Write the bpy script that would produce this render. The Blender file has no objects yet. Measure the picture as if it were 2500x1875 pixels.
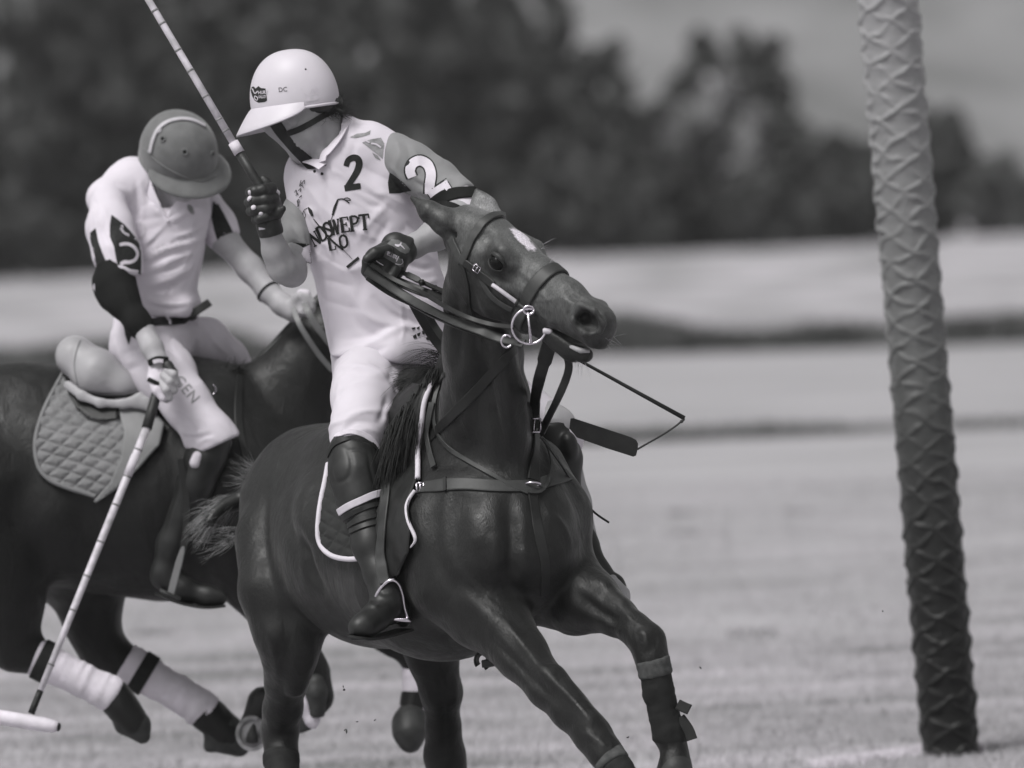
import bpy, bmesh, math, random
import numpy as np
from mathutils import Vector, Matrix
from mathutils.bvhtree import BVHTree
from mathutils.geometry import tessellate_polygon

SC = bpy.context.scene
COL = SC.collection
random.seed(7)
RNG = np.random.default_rng(11)

# ---------------------------------------------------------------- camera
FPX, DIST, CAMH, HORIZON, ROLL = 17000.0, 20.0, 2.07, 430.0, math.radians(2.3)
PITCH = math.atan((937.5 - HORIZON) / FPX)
FWD = np.array([0, math.cos(PITCH), -math.sin(PITCH)])
UP0 = np.array([0, math.sin(PITCH), math.cos(PITCH)])
RT0 = np.array([1.0, 0, 0])
RIGHT = math.cos(ROLL) * RT0 - math.sin(ROLL) * UP0
UP = math.sin(ROLL) * RT0 + math.cos(ROLL) * UP0
EYE = np.array([0, -DIST, CAMH])
cam = bpy.data.cameras.new('camera')
cam.sensor_width = 36.0
cam.lens = FPX / 2500 * 36
cam.clip_start, cam.clip_end = 0.5, 5000
camo = bpy.data.objects.new('camera', cam)
COL.objects.link(camo)
camo.matrix_world = Matrix(((RIGHT[0], UP[0], -FWD[0], EYE[0]), (RIGHT[1], UP[1], -FWD[1], EYE[1]),
                            (RIGHT[2], UP[2], -FWD[2], EYE[2]), (0, 0, 0, 1)))
cam.dof.use_dof = True
cam.dof.focus_distance = DIST - 0.1
cam.dof.aperture_fstop = 2.7
SC.camera = camo

# ---------------------------------------------------------------- light
SUN_EL, SUN_AZ = math.radians(57), math.radians(222)      # azimuth clockwise from +Y (sun stands left and a little behind the camera)
world = bpy.data.worlds.new('World')
SC.world = world
world.use_nodes = True
wn = world.node_tree
wn.nodes.clear()
sky = wn.nodes.new('ShaderNodeTexSky')
sky.sky_type = 'NISHITA'
sky.sun_disc = False
sky.sun_elevation = SUN_EL
sky.sun_rotation = SUN_AZ
sky.dust_density = 3.0
bw = wn.nodes.new('ShaderNodeRGBToBW')
bg = wn.nodes.new('ShaderNodeBackground')
bg.inputs['Strength'].default_value = 0.095
wo = wn.nodes.new('ShaderNodeOutputWorld')
wn.links.new(sky.outputs[0], bw.inputs[0])
wn.links.new(bw.outputs[0], bg.inputs[0])
wn.links.new(bg.outputs[0], wo.inputs[0])
sun = bpy.data.lights.new('sun', 'SUN')
sun.energy = 1.5
sun.angle = math.radians(18)
sun.color = (1.0, 0.985, 0.97)
suno = bpy.data.objects.new('sun', sun)
COL.objects.link(suno)
sd = Vector((math.sin(SUN_AZ) * math.cos(SUN_EL), math.cos(SUN_AZ) * math.cos(SUN_EL), math.sin(SUN_EL)))
suno.rotation_euler = sd.to_track_quat('Z', 'Y').to_euler()
suno.location = (0, -8, 12)
SC.view_settings.view_transform = 'Standard'
SC.view_settings.look = 'None'
SC.view_settings.gamma = 1.0
SC.view_settings.exposure = 0.70
SC.view_settings.use_curve_mapping = False


def S(Y):
    return FPX / (DIST + Y)


def P(px, py, Y):
    d = FWD + (px - 1250) / FPX * RIGHT - (py - 937.5) / FPX * UP
    t = (Y - EYE[1]) / d[1]
    return EYE + t * d


def ground(px, py, z=0.0):
    d = FWD + (px - 1250) / FPX * RIGHT - (py - 937.5) / FPX * UP
    return EYE + d * ((z - EYE[2]) / d[2])


def unit(v):
    v = np.asarray(v, float)
    return v / (np.linalg.norm(v) + 1e-12)


# ---------------------------------------------------------------- noise
def vnoise(p, seed=0):
    p = np.asarray(p, np.float64)
    i = np.floor(p).astype(np.int64)
    f = p - i
    f = f * f * (3 - 2 * f)
    out = np.zeros(len(p))
    for dx in (0, 1):
        for dy in (0, 1):
            for dz in (0, 1):
                n = (i[:, 0] + dx) * 374761393 + (i[:, 1] + dy) * 668265263 + (i[:, 2] + dz) * 2147483647 + seed * 974634777
                n = (n ^ (n >> 13)) * 1274126177
                n = (n ^ (n >> 16)) & 0xffff
                w = (f[:, 0] if dx else 1 - f[:, 0]) * (f[:, 1] if dy else 1 - f[:, 1]) * (f[:, 2] if dz else 1 - f[:, 2])
                out += w * (n / 32767.5 - 1)
    return out


def fbm(p, oct=3, seed=0):
    a, s, o = 1.0, 0.0, 0.0
    p = np.asarray(p, float)
    for k in range(oct):
        o = o + a * vnoise(p, seed + k)
        s += a
        a *= 0.5
        p = p * 2.03 + 11.7
    return o / s


# ---------------------------------------------------------------- signed-distance modelling
class Field:
    """Organic shapes as a smooth union of tapered, optionally flattened capsules."""
    def __init__(self):
        self.prims = []

    def cap(self, a, b, ra, rb, k=0.02, flat=None, op=1):
        self.prims.append(('c', np.array(a, float), np.array(b, float), ra, rb, k, flat, op))
        return self

    def chain(self, pts, k=0.02, flat=None, op=1):
        pts = [(P(*p[:3]), p[3] / S(p[2])) for p in pts]
        return self.wchain(pts, k, flat, op)

    def wchain(self, pts, k=0.02, flat=None, op=1):
        if len(pts) == 1:
            pts = pts * 2
        for (a, ra), (b, rb) in zip(pts[:-1], pts[1:]):
            self.cap(a, b, ra, rb, k, flat, op)
        return self

    def ell(self, c, axes, k=0.02, op=1):
        """axes: three vectors (direction times radius)"""
        self.prims.append(('e', np.array(c, float), np.array(axes, float), None, None, k, None, op))
        return self

    def ball(self, px, py, Y, rx, ry, rd, ang=0, k=0.02, op=1):
        s = S(Y)
        ca, sa = math.cos(math.radians(ang)), math.sin(math.radians(ang))
        u = RIGHT * ca - UP * sa
        v = RIGHT * sa + UP * ca
        return self.ell(P(px, py, Y), [u * rx / s, v * ry / s, np.array([0, 1, 0]) * rd / s], k, op)

    def plane(self, c, n, k=0.004, op=0):
        self.prims.append(('p', np.array(c, float), unit(n), None, None, k, None, op))
        return self

    def bounds(self):
        lo, hi = np.full(3, 1e9), np.full(3, -1e9)
        for p in self.prims:
            if p[7] != 1:
                continue
            l, h = self.pb(p)
            lo, hi = np.minimum(lo, l), np.maximum(hi, h)
        return lo, hi

    @staticmethod
    def pb(p):
        if p[0] == 'c':
            f = max(1.0, p[6][1]) if p[6] else 1.0
            return np.minimum(p[1] - p[3] * f, p[2] - p[4] * f), np.maximum(p[1] + p[3] * f, p[2] + p[4] * f)
        if p[0] == 'e':
            e = np.sqrt((p[2] ** 2).sum(0))
            return p[1] - e, p[1] + e
        return np.full(3, -1e9), np.full(3, 1e9)

    def grid(self, h, fine=()):
        lo, hi = self.bounds()
        lo, hi = lo - 3 * h, hi + 3 * h
        axes = []
        for d in range(3):
            x, L = lo[d], []
            while x < hi[d]:
                L.append(x)
                st = h
                for fl, fh, fs in fine:
                    if fl[d] <= x <= fh[d]:
                        st = min(st, fs)
                x += st
            axes.append(np.array(L))
        return axes

    def mesh(self, h, fine=()):
        X, Y, Z = self.grid(h, fine)
        D = np.full((len(X), len(Y), len(Z)), 1.0, np.float32)
        for p in self.prims:
            k = p[5]
            l, g = self.pb(p)
            m = k * 1.2 + 3 * h
            ix = slice(np.searchsorted(X, l[0] - m), np.searchsorted(X, g[0] + m))
            iy = slice(np.searchsorted(Y, l[1] - m), np.searchsorted(Y, g[1] + m))
            iz = slice(np.searchsorted(Z, l[2] - m), np.searchsorted(Z, g[2] + m))
            x = X[ix].astype(np.float32)[:, None, None]
            y = Y[iy].astype(np.float32)[None, :, None]
            z = Z[iz].astype(np.float32)[None, None, :]
            if x.size * y.size * z.size == 0:
                continue
            if p[0] == 'c':
                a, b, ra, rb = p[1], p[2], p[3], p[4]
                ba = b - a
                L2 = float(ba @ ba)
                qx, qy, qz = x - a[0], y - a[1], z - a[2]
                if L2 > 1e-12:
                    t = np.clip((qx * ba[0] + qy * ba[1] + qz * ba[2]) / L2, 0, 1)
                    qx, qy, qz = qx - t * ba[0], qy - t * ba[1], qz - t * ba[2]
                    r = ra + t * (rb - ra)
                else:
                    r = ra
                if p[6]:
                    w, f = unit(p[6][0]), p[6][1]
                    dw = qx * w[0] + qy * w[1] + qz * w[2]
                    g1 = (1 / f - 1) * dw
                    q1 = np.sqrt((qx + g1 * w[0]) ** 2 + (qy + g1 * w[1]) ** 2 + (qz + g1 * w[2]) ** 2) + 1e-9
                    g2 = (1 / f ** 2 - 1) * dw
                    q2 = np.sqrt((qx + g2 * w[0]) ** 2 + (qy + g2 * w[1]) ** 2 + (qz + g2 * w[2]) ** 2) + 1e-9
                    d = (q1 - r) * q1 / q2
                else:
                    d = np.sqrt(qx * qx + qy * qy + qz * qz) - r
            elif p[0] == 'e':
                q1 = q2 = 0
                for ax in p[2]:
                    r = np.linalg.norm(ax)
                    u = ax / r
                    c = (x - p[1][0]) * u[0] + (y - p[1][1]) * u[1] + (z - p[1][2]) * u[2]
                    q1 = q1 + (c / r) ** 2
                    q2 = q2 + (c / r ** 2) ** 2
                q1 = np.sqrt(q1) + 1e-9
                d = (q1 - 1) * q1 / (np.sqrt(q2) + 1e-9)
            else:
                d = (x - p[1][0]) * p[2][0] + (y - p[1][1]) * p[2][1] + (z - p[1][2]) * p[2][2]
            o = D[ix, iy, iz]
            if p[7] == 1:
                hh = np.clip(0.5 + 0.5 * (o - d) / k, 0, 1)
                D[ix, iy, iz] = o * (1 - hh) + d * hh - k * hh * (1 - hh)
            else:
                if p[7] == -1:
                    d = -d
                hh = np.clip(0.5 - 0.5 * (o - d) / k, 0, 1)
                D[ix, iy, iz] = o * (1 - hh) + d * hh + k * hh * (1 - hh)
        return surface_nets(D, X, Y, Z)


def surface_nets(D, X, Y, Z):
    s = D < 0
    c = np.zeros(tuple(n - 1 for n in D.shape), np.int8)
    for dx in (0, 1):
        for dy in (0, 1):
            for dz in (0, 1):
                c += s[dx:D.shape[0] - 1 + dx, dy:D.shape[1] - 1 + dy, dz:D.shape[2] - 1 + dz]
    act = (c > 0) & (c < 8)
    idx = np.argwhere(act)
    vid = np.full(c.shape, -1, np.int32)
    vid[act] = np.arange(len(idx))
    i, j, k = idx.T
    cor = {}
    for dx in (0, 1):
        for dy in (0, 1):
            for dz in (0, 1):
                cor[dx, dy, dz] = D[i + dx, j + dy, k + dz].astype(np.float64)
    acc = np.zeros((len(idx), 3))
    cnt = np.zeros(len(idx))
    for a in list(cor):
        for ax in range(3):
            if a[ax]:
                continue
            b = list(a)
            b[ax] = 1
            b = tuple(b)
            va, vb = cor[a], cor[b]
            m = (va < 0) != (vb < 0)
            t = np.where(m, va / np.where(m, va - vb, 1), 0)
            pt = np.array(a, float)[None, :].repeat(len(idx), 0)
            pt[:, ax] = t
            acc[m] += pt[m]
            cnt[m] += 1
    fr = acc / cnt[:, None]
    V = np.stack([X[i] + fr[:, 0] * (X[i + 1] - X[i]), Y[j] + fr[:, 1] * (Y[j + 1] - Y[j]), Z[k] + fr[:, 2] * (Z[k + 1] - Z[k])], 1)
    F = []
    for ax in range(3):
        n = list(D.shape)
        sl0, sl1 = [slice(None)] * 3, [slice(None)] * 3
        sl0[ax], sl1[ax] = slice(0, n[ax] - 1), slice(1, n[ax])
        for d in range(3):
            if d != ax:
                sl0[d] = slice(1, n[d] - 1)
                sl1[d] = slice(1, n[d] - 1)
        s0, s1 = s[tuple(sl0)], s[tuple(sl1)]
        e = np.argwhere(s0 != s1)
        if not len(e):
            continue
        flip = s0[tuple(e.T)]
        u, w = (ax + 1) % 3, (ax + 2) % 3
        base = e.copy()
        base[:, u] += 1
        base[:, w] += 1
        def at(du, dw):
            b = base.copy()
            b[:, u] -= du
            b[:, w] -= dw
            return vid[b[:, 0], b[:, 1], b[:, 2]]
        q = np.stack([at(1, 1), at(0, 1), at(0, 0), at(1, 0)], 1)
        q[~flip] = q[~flip][:, ::-1]
        F.append(q)
    return V, np.concatenate(F)


def vnormals(V, F):
    n = np.zeros_like(V)
    a = V[F[:, 2]] - V[F[:, 0]]
    b = V[F[:, 3]] - V[F[:, 1]]
    fn = np.cross(a, b)
    for c in range(4):
        np.add.at(n, F[:, c], fn)
    return n / (np.linalg.norm(n, axis=1)[:, None] + 1e-12)


def relax(V, F, it=2, lam=0.5):
    E = np.concatenate([F[:, [0, 1]], F[:, [1, 2]], F[:, [2, 3]], F[:, [3, 0]]])
    deg = np.bincount(E.ravel(), minlength=len(V))[:, None]
    for _ in range(it):
        s = np.zeros_like(V)
        np.add.at(s, E[:, 0], V[E[:, 1]])
        np.add.at(s, E[:, 1], V[E[:, 0]])
        V = V + lam * (s / np.maximum(deg, 1) - V)
    return V


def project(V):
    r = V - EYE
    z = r @ FWD
    return 1250 + FPX * (r @ RIGHT) / z, 937.5 - FPX * (r @ UP) / z, r


def sculpt(V, F, strokes, slack=0.10, gain=1.0):
    """press folds, tendons and grooves into a surface along curves drawn over it: (points, width px, height m)"""
    b = bvh_of(V, F)
    N = vnormals(V, F)
    px, py, r = project(V)
    face = np.clip(-(N * r).sum(1) / np.linalg.norm(r, axis=1) * 2.2, 0, 1)
    dist = np.linalg.norm(r, axis=1)
    D = np.zeros(len(V))
    for pts, w, amp in strokes:
        c = spline([(p[0], p[1], 0) for p in pts], 30)
        h = [cast(p[0], p[1], [b]) for p in c]
        zs = [x[2] for x in h if x is not None]
        if not zs:
            continue
        zm = float(np.median(zs))
        zz = np.array([x[2] if x is not None else zm for x in h])
        c = np.array(c)[:, :2]
        sel = np.where((px > c[:, 0].min() - 3 * w) & (px < c[:, 0].max() + 3 * w) & (py > c[:, 1].min() - 3 * w) & (py < c[:, 1].max() + 3 * w) & (face > 0))[0]
        if not len(sel):
            continue
        best = np.full(len(sel), 1e9)
        bz = np.zeros(len(sel))
        bt = np.zeros(len(sel))
        for i in range(len(c) - 1):
            a, d = c[i], c[i + 1] - c[i]
            t = np.clip(((px[sel] - a[0]) * d[0] + (py[sel] - a[1]) * d[1]) / (d @ d + 1e-9), 0, 1)
            q = np.hypot(px[sel] - a[0] - t * d[0], py[sel] - a[1] - t * d[1])
            m = q < best
            best[m] = q[m]
            bz[m] = zz[i]
            bt[m] = (i + t[m]) / (len(c) - 1)
        env = np.clip(np.minimum(bt, 1 - bt) * 3.2, 0.0, 1)
        g = np.exp(-(best / w) ** 2) * env * (np.abs(dist[sel] - bz) < slack)
        D[sel] += gain * amp * g * face[sel]
    return relax(V + N * D[:, None], F, 2, .5)


# ---------------------------------------------------------------- mesh helpers
def link(name, me, m=None, parent=None, smooth=True):
    o = bpy.data.objects.new(name, me)
    COL.objects.link(o)
    if m is not None:
        me.materials.append(m)
    if smooth and len(me.polygons):
        me.polygons.foreach_set('use_smooth', np.ones(len(me.polygons), bool))
    if parent is not None:
        o.parent = parent
        w = Vector(parent['base']) if 'base' in parent else Vector((0, 0, 0))
        o.location = -w
    return o


def raw(name, V, F, m=None, parent=None, smooth=True):
    """F: array (n,3|4) or a list of index lists"""
    me = bpy.data.meshes.new(name)
    if isinstance(F, np.ndarray):
        n, c = F.shape
        me.vertices.add(len(V))
        me.vertices.foreach_set('co', np.asarray(V, np.float32).ravel())
        me.loops.add(n * c)
        me.loops.foreach_set('vertex_index', F.astype(np.int32).ravel())
        me.polygons.add(n)
        me.polygons.foreach_set('loop_start', np.arange(0, n * c, c, dtype=np.int32))
        me.polygons.foreach_set('loop_total', np.full(n, c, np.int32))
        me.update(calc_edges=True)
        me.validate()
    else:
        me.from_pydata([tuple(map(float, v)) for v in V], [], F)
        me.update()
    return link(name, me, m, parent, smooth)


def bvh_of(V, F):
    return BVHTree.FromPolygons([Vector(v) for v in V], [list(map(int, f)) for f in F])


def thing(name, label, cat, base, group=None):
    o = bpy.data.objects.new(name, None)
    COL.objects.link(o)
    o.location = tuple(base)
    o['base'] = [float(x) for x in base]
    o.empty_display_size = 0.1
    return tag(o, label, cat, group)


def tag(o, label=None, cat=None, group=None, kind=None):
    if label:
        o['label'] = label
    if cat:
        o['category'] = cat
    if group:
        o['group'] = group
    if kind:
        o['kind'] = kind
    return o


class MB:
    def __init__(self):
        self.V, self.F = [], []

    def add(self, V, F):
        b = len(self.V)
        self.V += [tuple(map(float, v)) for v in V]
        self.F += [[i + b for i in f] for f in F]
        return self

    def tube(self, pts, r, sides=8, flat=None, cap=True):
        """pts: world points; r: a radius or a list; flat: (direction, factor)"""
        pts = [np.array(p, float) for p in pts]
        n = len(pts)
        rr = [r] * n if np.isscalar(r) else list(r)
        V, F = [], []
        t0 = unit(pts[1] - pts[0])
        u = unit(np.cross(t0, [0.13, 0.31, 0.94]))
        for i in range(n):
            t = unit(pts[min(i + 1, n - 1)] - pts[max(i - 1, 0)])
            u = unit(u - t * (u @ t))
            v = np.cross(t, u)
            for s in range(sides):
                a = 2 * math.pi * s / sides
                o = (u * math.cos(a) + v * math.sin(a)) * rr[i]
                if flat:
                    w = unit(flat[0])
                    o = o + (flat[1] - 1) * (o @ w) * w
                V.append(pts[i] + o)
        for i in range(n - 1):
            for s in range(sides):
                a, b = i * sides + s, i * sides + (s + 1) % sides
                F.append([a, b, b + sides, a + sides])
        if cap:
            F.append(list(range(sides))[::-1])
            F.append([(n - 1) * sides + s for s in range(sides)])
        return self.add(V, F)

    def strap(self, pts, nrm, width, thick=0.004, closed=False, lift=0.0):
        """flat leather strap: rounded-box section carried along pts, its face turned to nrm"""
        pts = [np.array(p, float) for p in pts]
        n = len(pts)
        ww = [width] * n if np.isscalar(width) else list(width)
        V, F = [], []
        sec = [(-.5, 0), (-.5, .75), (-.42, 1), (.42, 1), (.5, .75), (.5, 0)]
        m = len(sec)
        P0 = []
        for i in range(n):
            if closed:
                t = unit(pts[(i + 1) % n] - pts[i - 1])
            else:
                t = unit(pts[min(i + 1, n - 1)] - pts[max(i - 1, 0)])
            nn = unit(np.array(nrm[i]) - t * (np.array(nrm[i]) @ t))
            b = np.cross(t, nn)
            P0.append([pts[i] + b * x * ww[i] + nn * (y * thick + lift) for x, y in sec])
        # every face of the section keeps its own edge, so the strap stays flat with crisp borders
        for s in range(m):
            b0 = len(V)
            for i in range(n):
                V += [P0[i][s], P0[i][(s + 1) % m]]
            for i in range(n if closed else n - 1):
                j = (i + 1) % n
                F.append([b0 + 2 * i, b0 + 2 * i + 1, b0 + 2 * j + 1, b0 + 2 * j])
        if not closed:
            for i in (0, n - 1):
                b0 = len(V)
                V += P0[i]
                F.append(list(range(b0, b0 + m))[::-1] if i == 0 else list(range(b0, b0 + m)))
        return self.add(V, F)

    def build(self, name, m, parent=None, smooth=True):
        return raw(name, self.V, self.F, m, parent, smooth)


def spline(pts, n=24, closed=False):
    pts = np.array(pts, float)
    k = len(pts)
    out = []
    segs = k if closed else k - 1
    per = max(2, int(n / segs))
    for i in range(segs):
        if closed:
            p0, p1, p2, p3 = pts[(i - 1) % k], pts[i], pts[(i + 1) % k], pts[(i + 2) % k]
        else:
            p0, p1, p2, p3 = pts[max(i - 1, 0)], pts[i], pts[i + 1], pts[min(i + 2, k - 1)]
        for s in range(per):
            t = s / per
            out.append(0.5 * (2 * p1 + (p2 - p0) * t + (2 * p0 - 5 * p1 + 4 * p2 - p3) * t * t + (3 * p1 - p0 - 3 * p2 + p3) * t ** 3))
    if not closed:
        out.append(pts[-1])
    return out


def pxpath(pts, n=24, closed=False):
    """world curve through points given as (px, py, Y)"""
    return spline([P(*p) for p in pts], n, closed)


def cast(px, py, bvhs):
    d = unit(P(px, py, 0) - EYE)
    best = None
    for b in bvhs:
        h = b.ray_cast(Vector(EYE), Vector(d))
        if h[0] is not None and (best is None or h[3] < best[2]):
            nn = np.array(h[1])
            best = (np.array(h[0]), nn if nn @ d < 0 else -nn, h[3])
    return best


def lay(pts, bvhs, n=24, smooth=2):
    """path over a surface: pixel curve -> hit points and normals"""
    c = spline([(p[0], p[1], 0) for p in pts], n)
    H = [cast(p[0], p[1], bvhs) for p in c]
    H = [h for h in H if h is not None]
    if len(H) < 2:
        return [], []
    Q = [h[0] for h in H]
    N = [unit(h[1]) for h in H]
    for _ in range(smooth):
        N = [unit(N[max(i - 1, 0)] + N[i] * 2 + N[min(i + 1, len(N) - 1)]) for i in range(len(N))]
        Q = [Q[0]] + [0.25 * Q[i - 1] + 0.5 * Q[i] + 0.25 * Q[i + 1] for i in range(1, len(Q) - 1)] + [Q[-1]]
    return Q, N


def ring(bvh, c, axis, n=40, rmax=0.5, start=None, span=360, smooth=2):
    """points round a body: the section of the mesh by a plane through c"""
    axis = unit(axis)
    u = unit(np.cross(axis, start)) if start is not None else unit(np.cross(axis, [0.2, 0.9, 0.3]))
    if start is not None:
        u = unit(np.array(start) - axis * (np.array(start) @ axis))
    v = np.cross(axis, u)
    Q, N = [], []
    for i in range(n):
        a = math.radians(span) * (i / n if span == 360 else i / (n - 1))
        d = u * math.cos(a) + v * math.sin(a)
        h = bvh.ray_cast(Vector(c), Vector(d), rmax)
        if h[0] is None:
            continue
        Q.append(np.array(h[0]))
        N.append(d)
    for _ in range(smooth):
        m = len(Q)
        if span == 360:
            Q = [0.25 * Q[i - 1] + 0.5 * Q[i] + 0.25 * Q[(i + 1) % m] for i in range(m)]
        else:
            Q = [Q[0]] + [0.25 * Q[i - 1] + 0.5 * Q[i] + 0.25 * Q[i + 1] for i in range(1, m - 1)] + [Q[-1]]
    return Q, N


def soft_normals(o, N):
    o.data.polygons.foreach_set('use_smooth', np.ones(len(o.data.polygons), bool))
    o.data.normals_split_custom_set_from_vertices(np.asarray(N, np.float32))


# flat print laid on a surface
class Print:
    def __init__(self, bvhs, off=0.0022):
        self.b, self.off, self.mb, self.lift = bvhs, off, MB(), 0.0

    def pts(self, L):
        out, last = [], None
        ok = []
        for p in L:
            h = cast(p[0], p[1], self.b)
            ok.append(h is not None)
            if h is not None:
                last = h[0] + unit(EYE - h[0]) * (self.off + self.lift)
            out.append(last)
        return out, ok

    def stroke(self, pts, w, n=None, closed=False):
        pts = [(p[0], p[1], 0) for p in pts]
        L = sum(math.dist(a[:2], b[:2]) for a, b in zip(pts, pts[1:]))
        c = spline(pts, n or max(8, int(L / 4)), closed)
        if closed:
            c.append(c[0])
        m = len(c)
        ww = [w] * m if np.isscalar(w) else list(np.interp(np.linspace(0, 1, m), np.linspace(0, 1, len(w)), w))
        g = []
        for i in range(m):
            t = unit(c[min(i + 1, m - 1)] - c[max(i - 1, 0)])
            nn = np.array([-t[1], t[0], 0])
            for s in (-.5, 0, .5):
                g.append(c[i] + nn * s * ww[i])
        V, ok = self.pts(g)
        F = []
        for i in range(m - 1):
            for s in range(2):
                f = [i * 3 + s, i * 3 + s + 1, i * 3 + s + 4, i * 3 + s + 3]
                if all(ok[x] for x in f):
                    F.append(f)
        self._put(V, F)
        return self

    def _put(self, V, F):
        V = [v if v is not None else (0, 0, 0) for v in V]
        used = sorted({i for f in F for i in f})
        mp = {u: i for i, u in enumerate(used)}
        self.mb.add([V[u] for u in used], [[mp[i] for i in f] for f in F])
        self.lift += 0.00012

    def poly(self, pts, cell=9):
        bm = bmesh.new()
        vs = [bm.verts.new((p[0], p[1], 0)) for p in pts]
        for t in tessellate_polygon([[Vector((p[0], p[1], 0)) for p in pts]]):
            try:
                bm.faces.new([vs[i] for i in t])
            except ValueError:
                pass
        self._bm(bm, cell)
        return self

    def _bm(self, bm, cell):
        for _ in range(5):
            L = [e for e in bm.edges if e.calc_length() > cell]
            if not L:
                break
            bmesh.ops.subdivide_edges(bm, edges=L, cuts=1)
            bmesh.ops.triangulate(bm, faces=bm.faces[:])
        bm.verts.index_update()
        V, ok = self.pts([v.co for v in bm.verts])
        F = [[v.index for v in f.verts] for f in bm.faces if all(ok[v.index] for v in f.verts)]
        bm.free()
        self._put(V, F)

    def text(self, s, x, y, h, ang=0, sx=1.0, bold=0.0, shear=0.0, cell=6, spacing=1.0):
        """letters h px tall, first baseline point at (x, y), turned by ang degrees clockwise"""
        cu = bpy.data.curves.new('letters', 'FONT')
        cu.body = s
        cu.size = 1.0
        cu.offset = bold
        cu.space_character = spacing
        cu.resolution_u = 3
        o = bpy.data.objects.new('letters', cu)
        COL.objects.link(o)
        dg = bpy.context.evaluated_depsgraph_get()
        me = bpy.data.meshes.new_from_object(o.evaluated_get(dg))
        bpy.data.objects.remove(o)
        bpy.data.curves.remove(cu)
        bm = bmesh.new()
        bm.from_mesh(me)
        bpy.data.meshes.remove(me)
        k = h / 0.69
        ca, sa = math.cos(math.radians(ang)), math.sin(math.radians(ang))
        for v in bm.verts:
            u, w = v.co.x * k * sx + v.co.y * k * shear, -v.co.y * k
            v.co = (x + u * ca - w * sa, y + u * sa + w * ca, 0)
        bmesh.ops.triangulate(bm, faces=bm.faces[:])
        self._bm(bm, cell)
        return self

    def build(self, name, m, parent):
        return self.mb.build(name, m, parent) if self.mb.F else None


# ---------------------------------------------------------------- materials (a monochrome photograph: all colours are near-greys)
def tone(v):
    w = min(1.0, max(0.0, (v - 0.02) / 0.6))
    return (v * (0.985 + 0.025 * w), v * (1.015 - 0.066 * w), v * (1.0 + 0.038 * w), 1)


def mat(name, v, rough=0.75, spec=0.3, var=0.12, scale=20.0, bump=0.0, bscale=200.0, sheen=0.0, stretch=(1, 1, 1), metal=0.0, coat=0.0, v2=None, detail=3, bdist=0.004):
    m = bpy.data.materials.new(name)
    m.use_nodes = True
    nt = m.node_tree
    b = nt.nodes['Principled BSDF']
    b.inputs['Roughness'].default_value = rough
    b.inputs['Specular IOR Level'].default_value = spec
    b.inputs['Metallic'].default_value = metal
    b.inputs['Coat Weight'].default_value = coat
    b.inputs['Sheen Weight'].default_value = sheen
    b.inputs['Sheen Roughness'].default_value = 0.45
    tc = nt.nodes.new('ShaderNodeTexCoord')
    mp = nt.nodes.new('ShaderNodeMapping')
    mp.inputs['Scale'].default_value = stretch
    nt.links.new(tc.outputs['Object'], mp.inputs[0])
    nz = nt.nodes.new('ShaderNodeTexNoise')
    nz.inputs['Scale'].default_value = scale
    nz.inputs['Detail'].default_value = detail
    nt.links.new(mp.outputs[0], nz.inputs['Vector'])
    cr = nt.nodes.new('ShaderNodeValToRGB')
    cr.color_ramp.elements[0].position = 0.3
    cr.color_ramp.elements[1].position = 0.7
    cr.color_ramp.elements[0].color = tone(v * (1 - var))
    cr.color_ramp.elements[1].color = tone(v2 if v2 else v * (1 + var))
    nt.links.new(nz.outputs['Fac'], cr.inputs[0])
    nt.links.new(cr.outputs[0], b.inputs['Base Color'])
    if bump:
        n2 = nt.nodes.new('ShaderNodeTexNoise')
        n2.inputs['Scale'].default_value = bscale
        n2.inputs['Detail'].default_value = 4
        nt.links.new(mp.outputs[0], n2.inputs['Vector'])
        bp = nt.nodes.new('ShaderNodeBump')
        bp.inputs['Strength'].default_value = bump
        bp.inputs['Distance'].default_value = bdist
        nt.links.new(n2.outputs['Fac'], bp.inputs['Height'])
        nt.links.new(bp.outputs[0], b.inputs['Normal'])
    return m
# ================================================================ materials
M = {}
M['lawn'] = mat('lawn_grass', 0.345, 0.95, 0.05, 0.16, 0.8, 0.35, 40, stretch=(0.35, 1.0, 1), detail=7, bdist=0.02)
M['blade'] = mat('grass_blade', 0.37, 0.9, 0.1, 0.42, 1.1, stretch=(0.5, 1.7, 1), detail=7)
M['chalk'] = mat('chalk_line', 0.62, 0.9, 0.1, 0.1, 40)
M['rough'] = mat('rough_grass', 0.085, 0.95, 0.1, 0.5, 0.8)
M['meadow'] = mat('stubble', 0.35, 0.95, 0.05, 0.36, 1.1, 0.4, 3, stretch=(0.45, 0.12, 1), detail=4)
M['hill'] = mat('hill_pasture', 0.19, 0.95, 0.05, 0.30, 0.16, stretch=(1, .22, 1), detail=4)
M['leaf_dark'] = mat('leaf_dark', 0.038, 0.7, 0.25, 0.6, 0.6)
M['leaf_mid'] = mat('leaf_mid', 0.055, 0.7, 0.25, 0.6, 0.6)
M['leaf_pale'] = mat('leaf_pale', 0.19, 0.7, 0.25, 0.45, 0.6)
M['leaf_hill'] = mat('leaf_hill', 0.19, 0.9, 0.05, 0.2, 0.6)
M['bark'] = mat('bark', 0.07, 0.9, 0.1, 0.4, 8, 0.6, 30)
M['white_cloth'] = mat('white_cloth', 0.61, 0.85, 0.15, 0.03, 6, 0.12, 900, bdist=0.001)
M['breeches'] = mat('breeches_cotton', 0.57, 0.9, 0.1, 0.03, 6, 0.15, 700, bdist=0.001)
M['white_web'] = mat('white_webbing', 0.57, 0.8, 0.2, 0.05, 60)
M['grey_cloth'] = mat('grey_sleeve', 0.22, 0.7, 0.3, 0.10, 12, 0.12, 700, bdist=0.001, sheen=0.1)
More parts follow.
